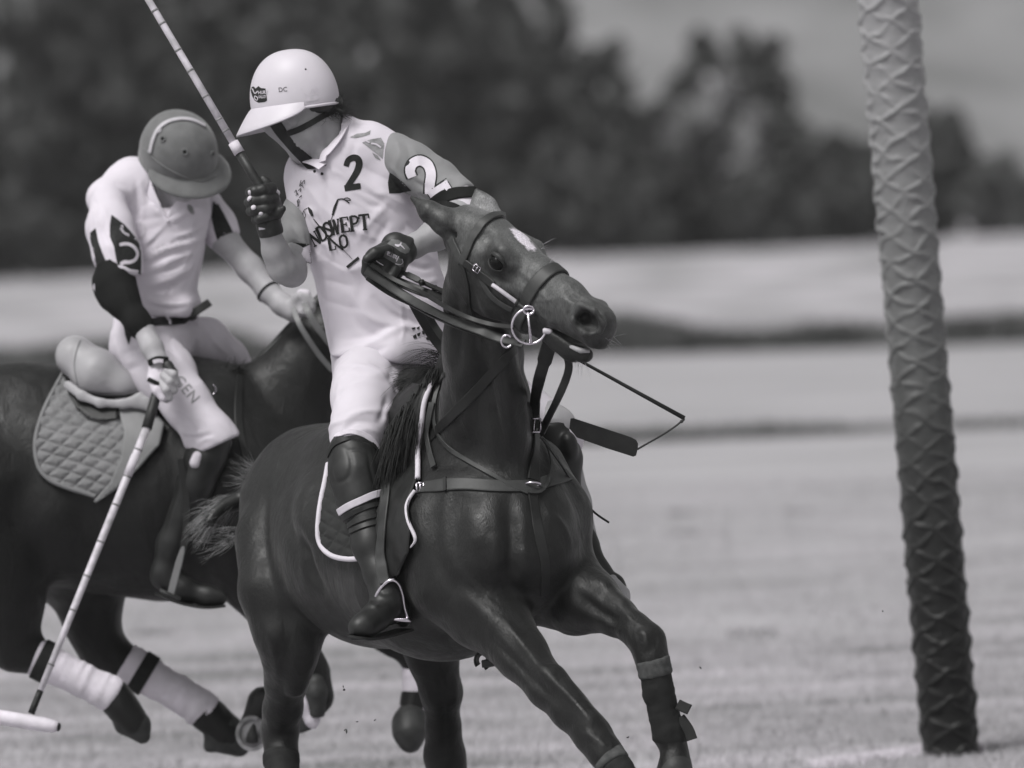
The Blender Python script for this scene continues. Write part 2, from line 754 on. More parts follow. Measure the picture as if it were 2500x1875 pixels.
M['dark_cloth'] = mat('dark_cloth', 0.012, 0.85, 0.15, 0.15, 10, 0.1, 500, bdist=0.001)
M['black_print'] = mat('black_print', 0.022, 0.7, 0.2, 0.25, 80)
M['grey_print'] = mat('grey_print', 0.26, 0.8, 0.2, 0.25, 60)
M['pale_print'] = mat('pale_print', 0.55, 0.8, 0.2, 0.1, 60)
M['white_print'] = mat('white_print', 0.60, 0.8, 0.2, 0.04, 60)
M['skin'] = mat('skin', 0.31, 0.55, 0.35, 0.10, 25, 0.12, 260, bdist=0.002)
M['skin2'] = mat('skin_tanned', 0.36, 0.55, 0.35, 0.10, 25, 0.12, 260, bdist=0.002)
M['hair'] = mat('dark_hair', 0.03, 0.45, 0.4, 0.4, 40)
M['helmet_white'] = mat('helmet_shell', 0.56, 0.45, 0.35, 0.025, 14, 0.03, 60)
M['helmet_grey'] = mat('helmet_suede', 0.14, 0.75, 0.25, 0.12, 30, 0.1, 500, bdist=0.001, sheen=0.25)
M['helmet_trim'] = mat('helmet_trim', 0.45, 0.5, 0.4, 0.08, 40)
M['glove'] = mat('glove_leather', 0.020, 0.5, 0.45, 0.3, 60, 0.25, 300, bdist=0.002)
M['glove_grey'] = mat('glove_grey', 0.13, 0.7, 0.3, 0.15, 60, 0.15, 400, bdist=0.001)
M['leather'] = mat('black_leather', 0.016, 0.48, 0.4, 0.3, 30, 0.15, 160, bdist=0.002)
M['strap'] = mat('strap_leather', 0.036, 0.5, 0.35, 0.25, 30, 0.12, 220, bdist=0.0015)
M['strap_dark'] = mat('dark_strap_leather', 0.012, 0.5, 0.35, 0.25, 30, 0.12, 220, bdist=0.0015)
M['saddle'] = mat('worn_saddle_leather', 0.33, 0.5, 0.4, 0.12, 9, 0.12, 160, bdist=0.002)
M['saddle_edge'] = mat('saddle_flap_leather', 0.17, 0.5, 0.4, 0.2, 9, 0.12, 160, bdist=0.002)
M['pad_grey'] = mat('quilted_pad', 0.19, 0.9, 0.15, 0.12, 20, 0.2, 600, bdist=0.001)
M['pad_dark'] = mat('dark_quilted_pad', 0.030, 0.85, 0.2, 0.15, 20, 0.2, 600, bdist=0.001)
M['steel'] = mat('polished_steel', 0.62, 0.22, 0.5, 0.05, 20, metal=1.0)
M['cane'] = mat('cane_shaft', 0.50, 0.45, 0.4, 0.2, 25, 0.1, 80, v2=0.66)
M['node'] = mat('cane_node', 0.20, 0.6, 0.3, 0.4, 60)
M['mallet_head'] = mat('mallet_head', 0.62, 0.6, 0.3, 0.12, 18, 0.15, 120)
M['bandage'] = mat('leg_bandage', 0.62, 0.95, 0.1, 0.12, 12, 0.35, 300, bdist=0.002)
M['boot_felt'] = mat('leg_boot', 0.014, 0.75, 0.25, 0.3, 25, 0.3, 200, bdist=0.003)
M['cuff'] = mat('fleece_cuff', 0.075, 0.95, 0.1, 0.25, 60, 0.5, 300, bdist=0.003)
M['hoof'] = mat('hoof_horn', 0.03, 0.55, 0.4, 0.4, 20, 0.3, 60)
M['sole'] = mat('hoof_sole', 0.24, 0.8, 0.2, 0.45, 25, 0.4, 60)
M['eye'] = mat('wet_eye', 0.003, 0.10, 0.2, 0.3, 30)
M['tooth'] = mat('tooth', 0.6, 0.35, 0.5, 0.1, 40)
M['horsehair'] = mat('horse_hair', 0.014, 0.45, 0.45, 0.5, 60)
M['tail_hair'] = mat('tail_hair', 0.16, 0.45, 0.5, 0.6, 40)
M['whisker'] = mat('whisker', 0.4, 0.5, 0.4, 0.2, 40)

# ================================================================ setting
def grid_sheet(name, xs, ys, zf, m):
    X, Y = np.meshgrid(xs, ys, indexing='ij')
    V = np.stack([X.ravel(), Y.ravel(), zf(X.ravel(), Y.ravel())], 1)
    n, k = len(xs), len(ys)
    I = np.arange(n * k).reshape(n, k)
    F = np.stack([I[:-1, :-1].ravel(), I[1:, :-1].ravel(), I[1:, 1:].ravel(), I[:-1, 1:].ravel()], 1)
    return tag(raw(name, V, F, m), kind='structure')


fy = 57.0                    # the rough strip that bounds the lawn
def lawn_z(x, y):
    p = np.stack([x * 0.3, y * 0.3, 0 * x], 1)
    return 0.012 * fbm(p, 2, 5)
ys = np.unique(np.concatenate([np.linspace(-60, 2, 20), np.linspace(2, 22, 160), np.linspace(22, fy, 60)]))
xs = np.unique(np.concatenate([np.linspace(-400, -8, 14), np.linspace(-8, 8, 90), np.linspace(8, 400, 14)]))
grid_sheet('lawn', xs, ys, lawn_z, M['lawn'])
grid_sheet('meadow', np.linspace(-700, 700, 40), np.linspace(fy, 230, 40), lambda x, y: 0.0 * x + 0.004 + 0.012 * np.clip(y - 75, 0, 200) * (x + 60) / 100 * 0.35, M['meadow'])
def hill_z(x, y):
    t = np.clip((y - 230) / 650, 0, 1)
    return 0.5 + (74 + 16 * np.sin(x * 0.006 + 1)) * t * t * (3 - 2 * t) + 2.0 * fbm(np.stack([x * 0.02, y * 0.02, 0 * x], 1), 3, 3) * t
grid_sheet('hill', np.linspace(-1400, 1400, 120), np.linspace(229, 1500, 90), hill_z, M['hill'])


def blades(name, pts, hmin, hmax, w, m, lean=0.6):
    n = len(pts)
    a = RNG.uniform(0, 2 * math.pi, n)
    h = RNG.uniform(hmin, hmax, n)
    d = np.stack([np.cos(a), np.sin(a), 0 * a], 1)
    side = np.stack([-np.sin(a + RNG.normal(0, .8, n)), np.cos(a), 0 * a], 1) * (w * RNG.uniform(.7, 1.3, n))[:, None]
    l = (RNG.uniform(0.1, lean, n) * h)[:, None]
    b = pts
    mid = b + d * l * 0.35 + np.array([0, 0, 1]) * (h * 0.6)[:, None]
    tip = b + d * l + np.array([0, 0, 1]) * h[:, None]
    V = np.stack([b - side, b + side, mid + side * .7, mid - side * .7, tip], 1).reshape(-1, 3)
    I = (np.arange(n) * 5)[:, None]
    fn = np.cross(side, mid - b)
    back = fn[:, 1] > 0
    tris = [[0, 1, 2], [0, 2, 3], [3, 2, 4]]
    F = np.concatenate([np.where(back[:, None], I + [t[::-1]], I + [t]) for t in tris])
    o = raw(name, V, F, m, smooth=False)
    nn = np.repeat(np.stack([RNG.normal(0, .22, n), RNG.normal(-.1, .22, n), np.ones(n)], 1), 5, 0)
    soft_normals(o, nn / np.linalg.norm(nn, axis=1)[:, None])
    return o


def scatter(n, y0, y1, power=1.0):
    y = y0 + (y1 - y0) * RNG.uniform(0, 1, n) ** power
    hw = (DIST + y) * 1250 / FPX * 1.5 + 0.25
    x = RNG.uniform(-1, 1, n) * hw
    keep = fbm(np.stack([x * 3, y * 1.4, 0 * x], 1), 3, 21) > -0.42 + 0.35 * RNG.uniform(-1, 1, n)
    x, y = x[keep], y[keep]
    return np.stack([x, y, lawn_z(x, y) - 0.002], 1)


bl = np.concatenate([scatter(205000, 3.0, 10.0), scatter(150000, 10, 26, 1.2)])
tag(blades('grass', bl, 0.012, 0.036, 0.0022, M['blade']), kind='stuff')
# chalk goal line: whitened turf ending at the post
ga, gb = ground(1985, 1876), ground(2262, 1839)
t = RNG.uniform(0, 1, 5200)[:, None] ** .8
lp = ga + (gb - ga) * t + np.stack([RNG.normal(0, .012, 5200), RNG.normal(0, .045, 5200), 0 * t[:, 0]], 1)
gc, gd = ground(2385, 1838), ground(2420, 1836)
t2 = RNG.uniform(0, 1, 420)[:, None]
lp = np.concatenate([lp, gc + (gd - gc) * t2 * 0.4 + np.stack([RNG.normal(0, .006, 420), RNG.normal(0, .04, 420), 0 * t2[:, 0]], 1)])
tag(blades('chalk_line', lp, 0.010, 0.034, 0.0028, M['chalk']), kind='stuff')

# rough grass strips across the field
def strip(name, px0, px1, py0, py1, h, depth, dens, m, hole=None):
    a, b = ground(px0, py0), ground(px1, py1)
    n = int(np.linalg.norm(b - a) * depth * dens)
    t = RNG.uniform(0, 1, n)
    p = a + (b - a) * t[:, None]
    p[:, 1] += RNG.uniform(0, depth, n)
    p[:, 2] = 0
    o = blades(name, p, h * 0.35, h, h * 0.10, m, 0.9)
    # height follows a slow noise along the strip
    V = np.zeros(len(o.data.vertices) * 3)
    o.data.vertices.foreach_get('co', V)
    V = V.reshape(-1, 3)
    s = 0.75 + 0.75 * fbm(np.stack([V[:, 0] * 0.8, V[:, 1] * .2, 0 * V[:, 0]], 1), 2, 9)
    V[:, 2] *= np.clip(s, 0.25, 1.6)
    o.data.vertices.foreach_set('co', V.ravel())
    return tag(o, kind='stuff')
strip('rough_grass', -2600, 5200, 998, 755, 0.40, 6.0, 240, M['rough'])
strip('rough_grass', 1250, 5200, 1094, 951, 0.055, 2.0, 500, M['rough'])
strip('rough_grass', 1380, 2090, 1089, 1064, 0.085, 2.0, 420, M['rough'])

for a_, b_, y_ in ((1636, 1702, 1264), (1925, 1990, 1260), (1645, 1705, 1312), (1690, 1730, 1640), (1180, 1260, 1660), (905, 990, 1668), (1740, 1860, 1740), (2030, 2200, 1668), (1780, 1900, 1560), (2080, 2190, 1610), (1860, 2010, 1810), (310, 420, 1560), (380, 480, 1880), (2330, 2460, 1700)):
    strip('turf_divot', a_, b_, y_, y_ - 3, 0.030, 0.5, 900, M['rough'])


# ---------------------------------------------------------------- trees
def make_tree(px, top, wpx, Y, leaf, label, group='trees and bushes along the wood edge', base=None, seed=0, name='tree', n=1500, low=0.06):
    rng = np.random.default_rng(100 + seed)
    s = S(Y)
    topz = P(px, top, Y)[2]
    x0 = P(px, top, Y)[0]
    zb = 0.012 * max(0, Y - 75) * (x0 + 60) / 100 * 0.35 - 0.1
    H = topz - zb
    W = wpx / s
    root = thing(name, label, 'tree' if name == 'tree' else 'bush', (x0, Y, zb), group)
    mb = MB()
    r0 = 0.02 * H + 0.05
    mb.tube([(x0, Y, zb - .2), (x0 + .05 * W, Y, zb + .3 * H), (x0, Y, zb + .62 * H), (x0 + .02 * W, Y, zb + .88 * H)], [r0 * 1.3, r0, r0 * .6, r0 * .15], 7)
    for q in range(6):
        a = q * 2.4 + rng.uniform(0, 1)
        z = zb + H * (.22 + .1 * q)
        L = W * .36
        mb.tube([(x0, Y, z), (x0 + math.cos(a) * L * .5, Y + math.sin(a) * L * .5, z + .1 * H), (x0 + math.cos(a) * L, Y + math.sin(a) * L, z + .17 * H)], [r0 * .4, r0 * .28, r0 * .08], 5)
    mb.build('trunk', M['bark'], root)
    # crown: leaf sprays gathered on clumps spread through the volume
    nc = 26
    cc, cr = [], []
    for q in range(nc):
        f = low + (1 - low) * (q + .5) / nc
        prof = math.sqrt(max(.05, 1 - ((f - .42) / .62) ** 2)) * (0.82 + 0.18 * math.sin(f * 9 + seed))
        a = rng.uniform(0, 2 * math.pi)
        rr = W * .5 * prof * math.sqrt(rng.uniform(.15, 1)) * .78
        cc.append((x0 + math.cos(a) * rr, Y + math.sin(a) * rr, zb + H * f * .93))
        cr.append(W * rng.uniform(.12, .24) * (1.1 - .5 * f))
    cc, cr = np.array(cc), np.array(cr)
    k = rng.integers(0, nc, n)
    d = rng.normal(0, 1, (n, 3))
    d /= np.linalg.norm(d, axis=1)[:, None]
    c = cc[k] + d * (cr[k] * rng.uniform(.55, 1.05, n))[:, None]
    u = rng.normal(0, 1, (n, 3))
    u = u - d * (u * d).sum(1)[:, None] * .6
    u /= np.linalg.norm(u, axis=1)[:, None]
    v = np.cross(u, d + rng.normal(0, .5, (n, 3)))
    v /= np.linalg.norm(v, axis=1)[:, None]
    sz = rng.uniform(.14, .34, n)[:, None] * (0.5 + W * .11)
    V = np.stack([c - u * sz, c - v * sz * .55, c + u * sz, c + v * sz * .55], 1).reshape(-1, 3)
    fn = np.cross(V[2::4] - V[0::4], V[3::4] - V[1::4])
    F = np.arange(n * 4).reshape(n, 4)
    fl_ = (fn * (d + np.array([0, -.6, 0]))).sum(1) < 0
    F[fl_] = F[fl_][:, ::-1]
    o = raw('crown', V, F, M[leaf], root, smooth=False)
    nn = d + (c - np.array([x0, Y, zb + H * .45])) / (W * .5) * .5 + rng.normal(0, .25, (n, 3))
    soft_normals(o, np.repeat(nn / np.linalg.norm(nn, axis=1)[:, None], 4, 0))
    return root


TY = 145.0
wood = [  # px, top py, width px, extra depth, leaves
    (-160, -260, 420, 6, 'leaf_dark'), (60, -180, 380, 0, 'leaf_mid'), (250, -330, 420, 8, 'leaf_dark'), (450, -140, 360, 1, 'leaf_dark'),
    (640, -300, 420, 9, 'leaf_mid'), (820, -160, 360, 0, 'leaf_dark'), (1000, -260, 400, 8, 'leaf_mid'), (1160, -110, 360, 2, 'leaf_dark'),
    (1310, -90, 330, 6, 'leaf_mid')]
wood_labels = ['tall dark tree at the left edge of the picture', 'tall tree in the wood left of the grey helmet', 'tall tree standing behind the grey helmet', 'tall tree behind the raised mallet shaft', 'tall tree behind the white helmet', 'tall tree just right of the white helmet', "tall mid grey tree above the pony's pinned ears", "tall dark tree above the pony's forehead", 'last tall tree of the wood before the gap in the tree line']
for i, (px, tp, w, dy, lf) in enumerate(wood):
    make_tree(px, tp, w, TY + dy, lf, wood_labels[i], 'tall trees of the wood', seed=i, n=3000)
rear = [(-40, -120, 380), (150, -60, 380), (350, -100, 380), (540, -40, 380), (730, -90, 380), (910, -30, 380), (1090, -60, 380), (1240, 10, 330), (1390, 70, 300)]
for i, (px, tp, w) in enumerate(rear):
    make_tree(px, tp, w, TY + 16, 'leaf_dark', 'dark tree in the second rank of the wood', 'second rank of the wood', seed=90 + i, n=2200, low=0.0)
bush_labels = ['dark bush at the wood edge by the left border of the picture', 'dark bush at the wood edge left of the grey helmet', 'low bush at the wood edge behind the far rider\'s shoulders', 'dark bush at the wood edge between the two riders', 'dark bush at the wood edge behind the numbered sleeve', 'low bush at the wood edge behind the near pony\'s ears', 'dark bush at the wood edge above the near pony\'s forehead']
under = [(-80, 330, 300), (110, 250, 300), (300, 420, 280), (560, 340, 320), (1020, 330, 340), (1190, 410, 300), (1360, 330, 300)]
for i, (px, tp, w) in enumerate(under):
    make_tree(px, tp, w, TY - 4, 'leaf_dark' if i % 2 else 'leaf_mid', bush_labels[i], 'bushes at the foot of the wood', seed=30 + i, name='bush', n=1300, low=0.0)
for i, (px, tp, w) in enumerate([(-420, -150, 420), (-760, -220, 440), (-1120, -120, 420), (-1480, -200, 440), (-1840, -100, 420)]):
    make_tree(px, tp, w, TY + 4, 'leaf_dark', 'tree of the same dark wood past the left edge of the picture', 'wood past the left edge', seed=120 + i, n=1500, low=0.0)
for i, (px, tp, w) in enumerate([(2860, 380, 380), (3180, 430, 420), (3540, 360, 420), (3900, 420, 420), (4280, 380, 420)]):
    make_tree(px, tp, w, TY + 2, 'leaf_dark', 'low tree of the same hedge line past the right edge of the picture', 'hedge line past the right edge', seed=140 + i, n=1200, low=0.0)
rt = [(1475, 75, 250, 5, 'leaf_mid', 'mid grey tree between the wood and the twin topped tree'),
      (1700, 62, 330, 3, 'leaf_dark', 'left half of the twin topped dark tree left of the goalpost'),
      (1850, 42, 270, 1, 'leaf_dark', 'right half of the twin topped dark tree left of the goalpost'),
      (1560, 250, 300, -2, 'leaf_dark', 'dark bush below the gap left of the twin topped tree'),
      (1740, 170, 320, -4, 'leaf_pale', 'pale leafy bush in front of the twin topped tree'),
      (1930, 270, 280, -3, 'leaf_mid', 'pale grey bush sloping down beside the twin topped tree'),
      (2070, 330, 300, 0, 'leaf_dark', 'low dark tree directly left of the goalpost'),
      (2290, 262, 260, 1, 'leaf_dark', 'low dark tree directly right of the goalpost'),
      (2440, 385, 260, -1, 'leaf_mid', 'low bush near the right edge beyond the goalpost'),
      (2620, 440, 280, 0, 'leaf_dark', 'low bush at the far right end of the tree line'),
      (1640, 400, 300, -6, 'leaf_dark', 'dark low bush right of the pony head at the meadow edge'),
      (1850, 420, 300, -6, 'leaf_dark', 'dark low bush at the meadow edge midway to the goalpost'),
      (2020, 440, 260, -6, 'leaf_dark', 'dark low bush at the meadow edge near the goalpost'),
      (1480, 420, 280, -6, 'leaf_dark', 'dark low bush at the meadow edge above the pony nose'),
      (2200, 420, 240, -5, 'leaf_dark', 'dark low bush at the meadow edge behind the goalpost')]
for i, (px, tp, w, dy, lf, lab) in enumerate(rt):
    make_tree(px, tp, w, TY + dy, lf, lab, seed=60 + i, name='tree' if i < 3 or i in (6, 7) else 'bush', n=1700, low=0.0)
# ---------------------------------------------------------------- goalpost
PB = ground(2322, 1846)
PY = PB[1]
PT = P(2158, -130, PY - 0.05)
post = thing('goalpost', 'leaning polo goalpost wrapped in wrinkled padding, pale at the top and black at the foot', 'goalpost', PB)
ax = unit(PT - PB)
HL = np.linalg.norm(PT - PB)
u = unit(np.cross(ax, [0, 1, 0]))
v = np.cross(ax, u)
NA, NZ = 128, 1150
zz = np.linspace(0.012, HL, NZ)
th = np.linspace(0, 2 * math.pi, NA, endpoint=False)
ZG, TG = np.meshgrid(zz, th, indexing='ij')
zf, tf = ZG.ravel(), TG.ravel()
cyl = np.stack([np.cos(tf) * 1.3, np.sin(tf) * 1.3, zf * 4.5], 1)
w1 = vnoise(cyl * 1.4, 3)
w2 = vnoise(cyl * 1.4 + 31, 4)
w3 = vnoise(cyl * 4.0 + 7, 14)
def ridge(x, k):
    x = np.abs(x - np.round(x))
    return np.exp(-(x / k) ** 2)
a1 = zf / 0.098 + tf / (2 * math.pi) * 4 + w1 * .21 + w3 * .05
a2 = zf / 0.098 - tf / (2 * math.pi) * 4 + w2 * .21 - w3 * .05
amp1 = np.clip(.72 + .55 * vnoise(cyl * 2.3, 41), .1, 1.2)
amp2 = np.clip(.72 + .55 * vnoise(cyl * 2.3, 42), .1, 1.2)
pil = np.maximum(ridge(a1, .10) * amp1, ridge(a2, .10) * amp2)
fine = ridge(zf / 0.033 + tf / 6.283 * 5 + w2 * 1.1, .2) * np.clip(vnoise(cyl * 2.6, 51) * 1.4, 0, 1)
sag = .0012 * np.sin(a1 * 6.283) * np.sin(a2 * 6.283)
rad = 0.0975 + 0.0035 * zf / HL + 0.0090 * pil + sag + 0.0016 * fine + 0.0020 * fbm(np.stack([np.cos(tf) * 3, np.sin(tf) * 3, zf * 22], 1), 3, 8)
Vp = PB + ax * zf[:, None] + u * (np.cos(tf) * rad)[:, None] + v * (np.sin(tf) * rad)[:, None]
I = np.arange(NZ * NA).reshape(NZ, NA)
Fp = np.stack([I[:-1].ravel(), np.roll(I, -1, 1)[:-1].ravel(), np.roll(I, -1, 1)[1:].ravel(), I[1:].ravel()], 1)
pm = mat('post_padding', 0.2, 0.55, 0.35, 0.15, 20, 0.15, 120, sheen=0.12, bdist=0.002)
nt = pm.node_tree
tcn = nt.nodes.new('ShaderNodeTexCoord')
sx = nt.nodes.new('ShaderNodeSeparateXYZ')
nt.links.new(tcn.outputs['Object'], sx.inputs[0])
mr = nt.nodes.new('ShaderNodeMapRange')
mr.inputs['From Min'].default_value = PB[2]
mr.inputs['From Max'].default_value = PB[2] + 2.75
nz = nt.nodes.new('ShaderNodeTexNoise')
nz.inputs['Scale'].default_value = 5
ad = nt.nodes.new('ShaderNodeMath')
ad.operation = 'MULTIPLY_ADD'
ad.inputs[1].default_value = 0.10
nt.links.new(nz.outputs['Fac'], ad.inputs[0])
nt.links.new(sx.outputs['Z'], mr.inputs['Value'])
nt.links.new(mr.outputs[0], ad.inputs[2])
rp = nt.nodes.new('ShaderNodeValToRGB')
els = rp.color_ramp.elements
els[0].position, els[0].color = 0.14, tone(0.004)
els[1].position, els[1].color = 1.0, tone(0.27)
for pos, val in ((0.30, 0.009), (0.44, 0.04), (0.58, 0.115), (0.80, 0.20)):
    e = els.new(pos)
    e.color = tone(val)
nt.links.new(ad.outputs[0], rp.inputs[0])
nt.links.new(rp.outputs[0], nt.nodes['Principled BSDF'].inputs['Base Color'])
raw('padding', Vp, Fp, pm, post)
mb = MB()
mb.tube([PB - ax * .3, PT], 0.07, 20)
mb.build('pole', M['bark'], post)

# ---------------------------------------------------------------- the damp air that greys the wood and the hill
hx, hy0, hy1, hz0, hz1 = 1460, -90, 1560, -3, 125
hv = [(x, y, z) for x in (-hx, hx) for y in (hy0, hy1) for z in (hz0, hz1)]
hz_m = bpy.data.materials.new('haze_air')
hz_m.use_nodes = True
hn = hz_m.node_tree
for n_ in list(hn.nodes):
    if n_.type == 'BSDF_PRINCIPLED':
        hn.nodes.remove(n_)
pv = hn.nodes.new('ShaderNodeVolumePrincipled')
pv.inputs['Color'].default_value = (0.92, 0.915, 0.93, 1)
pv.inputs['Density'].default_value = 0.0003
hn.links.new(pv.outputs[0], [n_ for n_ in hn.nodes if n_.type == 'OUTPUT_MATERIAL'][0].inputs['Volume'])
tag(raw('haze', hv, [[0, 1, 3, 2], [4, 6, 7, 5], [0, 4, 5, 1], [2, 3, 7, 6], [0, 2, 6, 4], [1, 5, 7, 3]], hz_m, smooth=False), kind='stuff')
# ================================================================ the near pony
def head_frame(axis, roll_deg):
    a = unit(axis)
    l0 = np.array([0, -1.0, 0])
    l0 = unit(l0 - a * (l0 @ a))
    d0 = np.cross(l0, a)
    if d0[2] < 0:
        d0 = -d0
    r = math.radians(roll_deg)
    return a, math.cos(r) * l0 - math.sin(r) * d0, math.cos(r) * d0 + math.sin(r) * l0


class Head:
    """horse head: x from poll to lips, l towards the seen side, z out of the forehead"""
    def __init__(self, poll, axis, roll, k=1.0):
        self.o, self.k = np.array(poll, float), k
        self.a, self.l, self.d = head_frame(axis, roll)

    def __call__(self, x, l, z):
        return self.o + self.k * (x * self.a + l * self.l + z * self.d)

    def c(self, F, pts, k=0.02, flat=None, op=1, both=False):
        for s in ((1, -1) if both else (1,)):
            F.wchain([(self(p[0], p[1] * s, p[2]), p[3] * self.k) for p in pts], k * self.k, flat, op)

    def e(self, F, c, r, k=0.02, op=1, both=False, tilt=0):
        t = math.radians(tilt)
        for s in ((1, -1) if both else (1,)):
            u = self.a * math.cos(t) + self.d * math.sin(t)
            w = self.d * math.cos(t) - self.a * math.sin(t)
            F.ell(self(c[0], c[1] * s, c[2]), [u * r[0] * self.k, self.l * r[1] * self.k, w * r[2] * self.k], k * self.k, op)

    def shape(self, F):
        lf = (self.l, 0.62)
        self.c(F, [(0.00, 0, -0.035, .078), (0.07, 0, -0.015, .078)], .04)
        self.e(F, (.15, 0, -.03), (.13, .088, .090), .03)
        self.c(F, [(.17, 0, -.022, .080), (.29, 0, .000, .058), (.40, 0, .012, .049), (.53, 0, .012, .049)], .03)
        self.c(F, [(.11, .046, -.095, .090), (.21, .044, -.095, .078)], .03, lf, both=True)
        self.c(F, [(.10, .042, -.135, .048), (.19, .036, -.142, .045), (.34, .024, -.112, .034), (.47, .012, -.100, .030)], .025, both=True)
        self.c(F, [(.24, 0, -.055, .070), (.38, 0, -.038, .058), (.50, 0, -.018, .052)], .035)
        self.e(F, (.195, .070, -.002), (.048, .030, .036), .02, both=True)
        self.c(F, [(.135, .066, .030, .016), (.185, .080, .030, .015), (.232, .068, .012, .013)], .02, both=True)
        self.c(F, [(.22, .068, -.030, .014), (.30, .060, -.030, .012), (.37, .046, -.020, .008)], .02, both=True)
        self.e(F, (.105, .080, .030), (.034, .018, .020), .02, -1, both=True)
        self.c(F, [(.12, .078, -.03, .014), (.07, .074, -.06, .018)], .02, both=True)
        # muzzle
        self.e(F, (.514, 0, .002), (.052, .052, .056), .025)
        self.c(F, [(.500, .036, .022, .036), (.532, .034, .014, .034)], .02, both=True)
        self.e(F, (.545, 0, .018), (.040, .050, .044), .02)
        self.c(F, [(.546, .014, -.008, .038), (.560, .012, -.028, .030)], .02, both=True)
        self.c(F, [(.45, 0, -.106, .036), (.50, 0, -.104, .034), (.545, 0, -.092, .024)], .02)
        # mouth line, nostrils, chin groove
        self.c(F, [(.415, 0, -.082, .004), (.50, 0, -.070, .0075), (.60, 0, -.050, .010)], .006, (self.l, 12), -1)
        for s in (1, -1):
            F.ell(self(.541, .070 * s, .034), [(self.a * .9 + self.d * .42) * .050, self.l * .042, (self.d * .9 - self.a * .42) * .037], .006, -1)
        self.c(F, [(.490, .062, .058, .010), (.540, .060, .068, .009), (.578, .050, .050, .009), (.584, .050, .022, .009)], .012)
        self.c(F, [(.486, .062, .048, .009), (.494, .066, .006, .010), (.545, .060, -.012, .010)], .012)
        self.c(F, [(.538, .060, .030, .026), (.505, .030, .016, .018)], .006, None, -1)
        # veins and wrinkles at the nose
        self.c(F, [(.40, .046, .020, .006), (.45, .048, .030, .006), (.49, .044, .046, .006)], .012, both=True)
        self.c(F, [(.33, .054, -.045, .006), (.42, .050, -.050, .007), (.46, .048, -.035, .006)], .012, both=True)


PONY1 = thing('polo_pony', 'near dark pony turning toward the camera with a small white star on its forehead', 'horse', P(1000, 2190, .35) * [1, 1, 0])
H1 = Head(P(1156, 540, -.36), .88 * (RIGHT * .76 - UP * .65) - np.array([0, .47, 0]), 27, .965)
F = Field()
# trunk
F.chain([(800, 1262, .78, 203), (930, 1330, .42, 232), (1080, 1362, .10, 232), (1215, 1310, -.08, 205)], .10)
F.chain([(770, 1190, .80, 140), (880, 1150, .52, 100), (1000, 1060, .22, 95), (1075, 1010, .02, 85)], .10)
F.chain([(690, 1250, .74, 105), (650, 1330, .74, 62)], .06)
F.chain([(860, 1190, .80, 130), (990, 1290, 1.02, 110)], .08)
# chest, shoulders
F.chain([(1240, 1190, -.10, 130), (1245, 1330, -.20, 150), (1210, 1450, -.12, 110)], .06)
F.chain([(1300, 1150, .02, 85), (1352, 1262, -.08, 88), (1362, 1372, -.10, 76)], .045)
F.chain([(1120, 1130, -.02, 90), (1080, 1290, -.16, 100), (1120, 1420, -.20, 105), (1175, 1490, -.24, 96)], .05)
F.chain([(1195, 1240, -.22, 80), (1192, 1360, -.27, 88)], .08)
F.chain([(1300, 1260, -.20, 72), (1298, 1370, -.23, 80)], .08)
F.chain([(1135, 1230, -.20, 80), (1110, 1320, -.22, 84)], .08)
# neck
F.chain([(1200, 1140, -.06, 130), (1185, 990, -.15, 104), (1178, 850, -.24, 90), (1165, 720, -.31, 76), (1162, 610, -.34, 62)], .05)
F.chain([(1110, 1020, .10, 92), (1160, 880, .02, 76), (1165, 730, -.12, 66), (1150, 600, -.24, 56)], .06)
F.chain([(1232, 1120, -.20, 70), (1236, 960, -.30, 42), (1222, 840, -.36, 30)], .04)
# near fore (his right, reaching forward), far fore
F.chain([(1190, 1490, -.26, 98), (1272, 1596, -.40, 62), (1340, 1678, -.50, 50), (1392, 1735, -.56, 43), (1448, 1796, -.62, 43), (1478, 1838, -.66, 38),
         (1540, 1930, -.72, 31), (1590, 2005, -.78, 36), (1618, 2050, -.80, 28), (1650, 2096, -.82, 34)], .03)
F.chain([(1350, 1650, -.53, 30), (1440, 1762, -.63, 30)], .02)
F.chain([(1375, 1400, -.12, 88), (1440, 1468, -.22, 74), (1505, 1505, -.30, 46), (1548, 1535, -.36, 37), (1580, 1566, -.40, 41), (1592, 1612, -.42, 36),
         (1606, 1690, -.42, 29), (1632, 1790, -.42, 35), (1650, 1835, -.43, 27), (1648, 1880, -.45, 38), (1648, 1908, -.46, 47)], .03)
F.chain([(1330, 1440, -.06, 90), (1400, 1490, -.18, 62)], .03)
# near hind and far hind
F.chain([(705, 1330, .66, 132), (705, 1450, .54, 108), (706, 1540, .50, 84), (706, 1600, .52, 64), (700, 1660, .58, 50), (690, 1730, .66, 45), (683, 1785, .72, 42),
         (688, 1850, .68, 37), (690, 1960, .60, 31), (692, 2050, .54, 36), (694, 2090, .48, 29), (694, 2128, .42, 44)], .035)
F.chain([(690, 1770, .80, 26), (672, 1800, .80, 24)], .03)
F.chain([(735, 1590, .45, 40), (722, 1680, .50, 26)], .03)
F.chain([(1000, 1430, .92, 102), (1056, 1600, .88, 60), (1078, 1690, .90, 47), (1082, 1775, .97, 40), (1086, 1845, 1.00, 47), (1094, 1900, .98, 42),
         (1096, 2000, .95, 32), (1096, 2060, .92, 36), (1096, 2110, .90, 44)], .035)
# thigh muscles and the fold of the flank
F.chain([(640, 1300, .62, 50), (640, 1440, .50, 46), (668, 1540, .48, 34)], .05)
F.chain([(730, 1290, .52, 55), (745, 1420, .44, 52)], .05)
F.chain([(800, 1300, .55, 60), (800, 1440, .42, 40)], .06)
H1.shape(F)
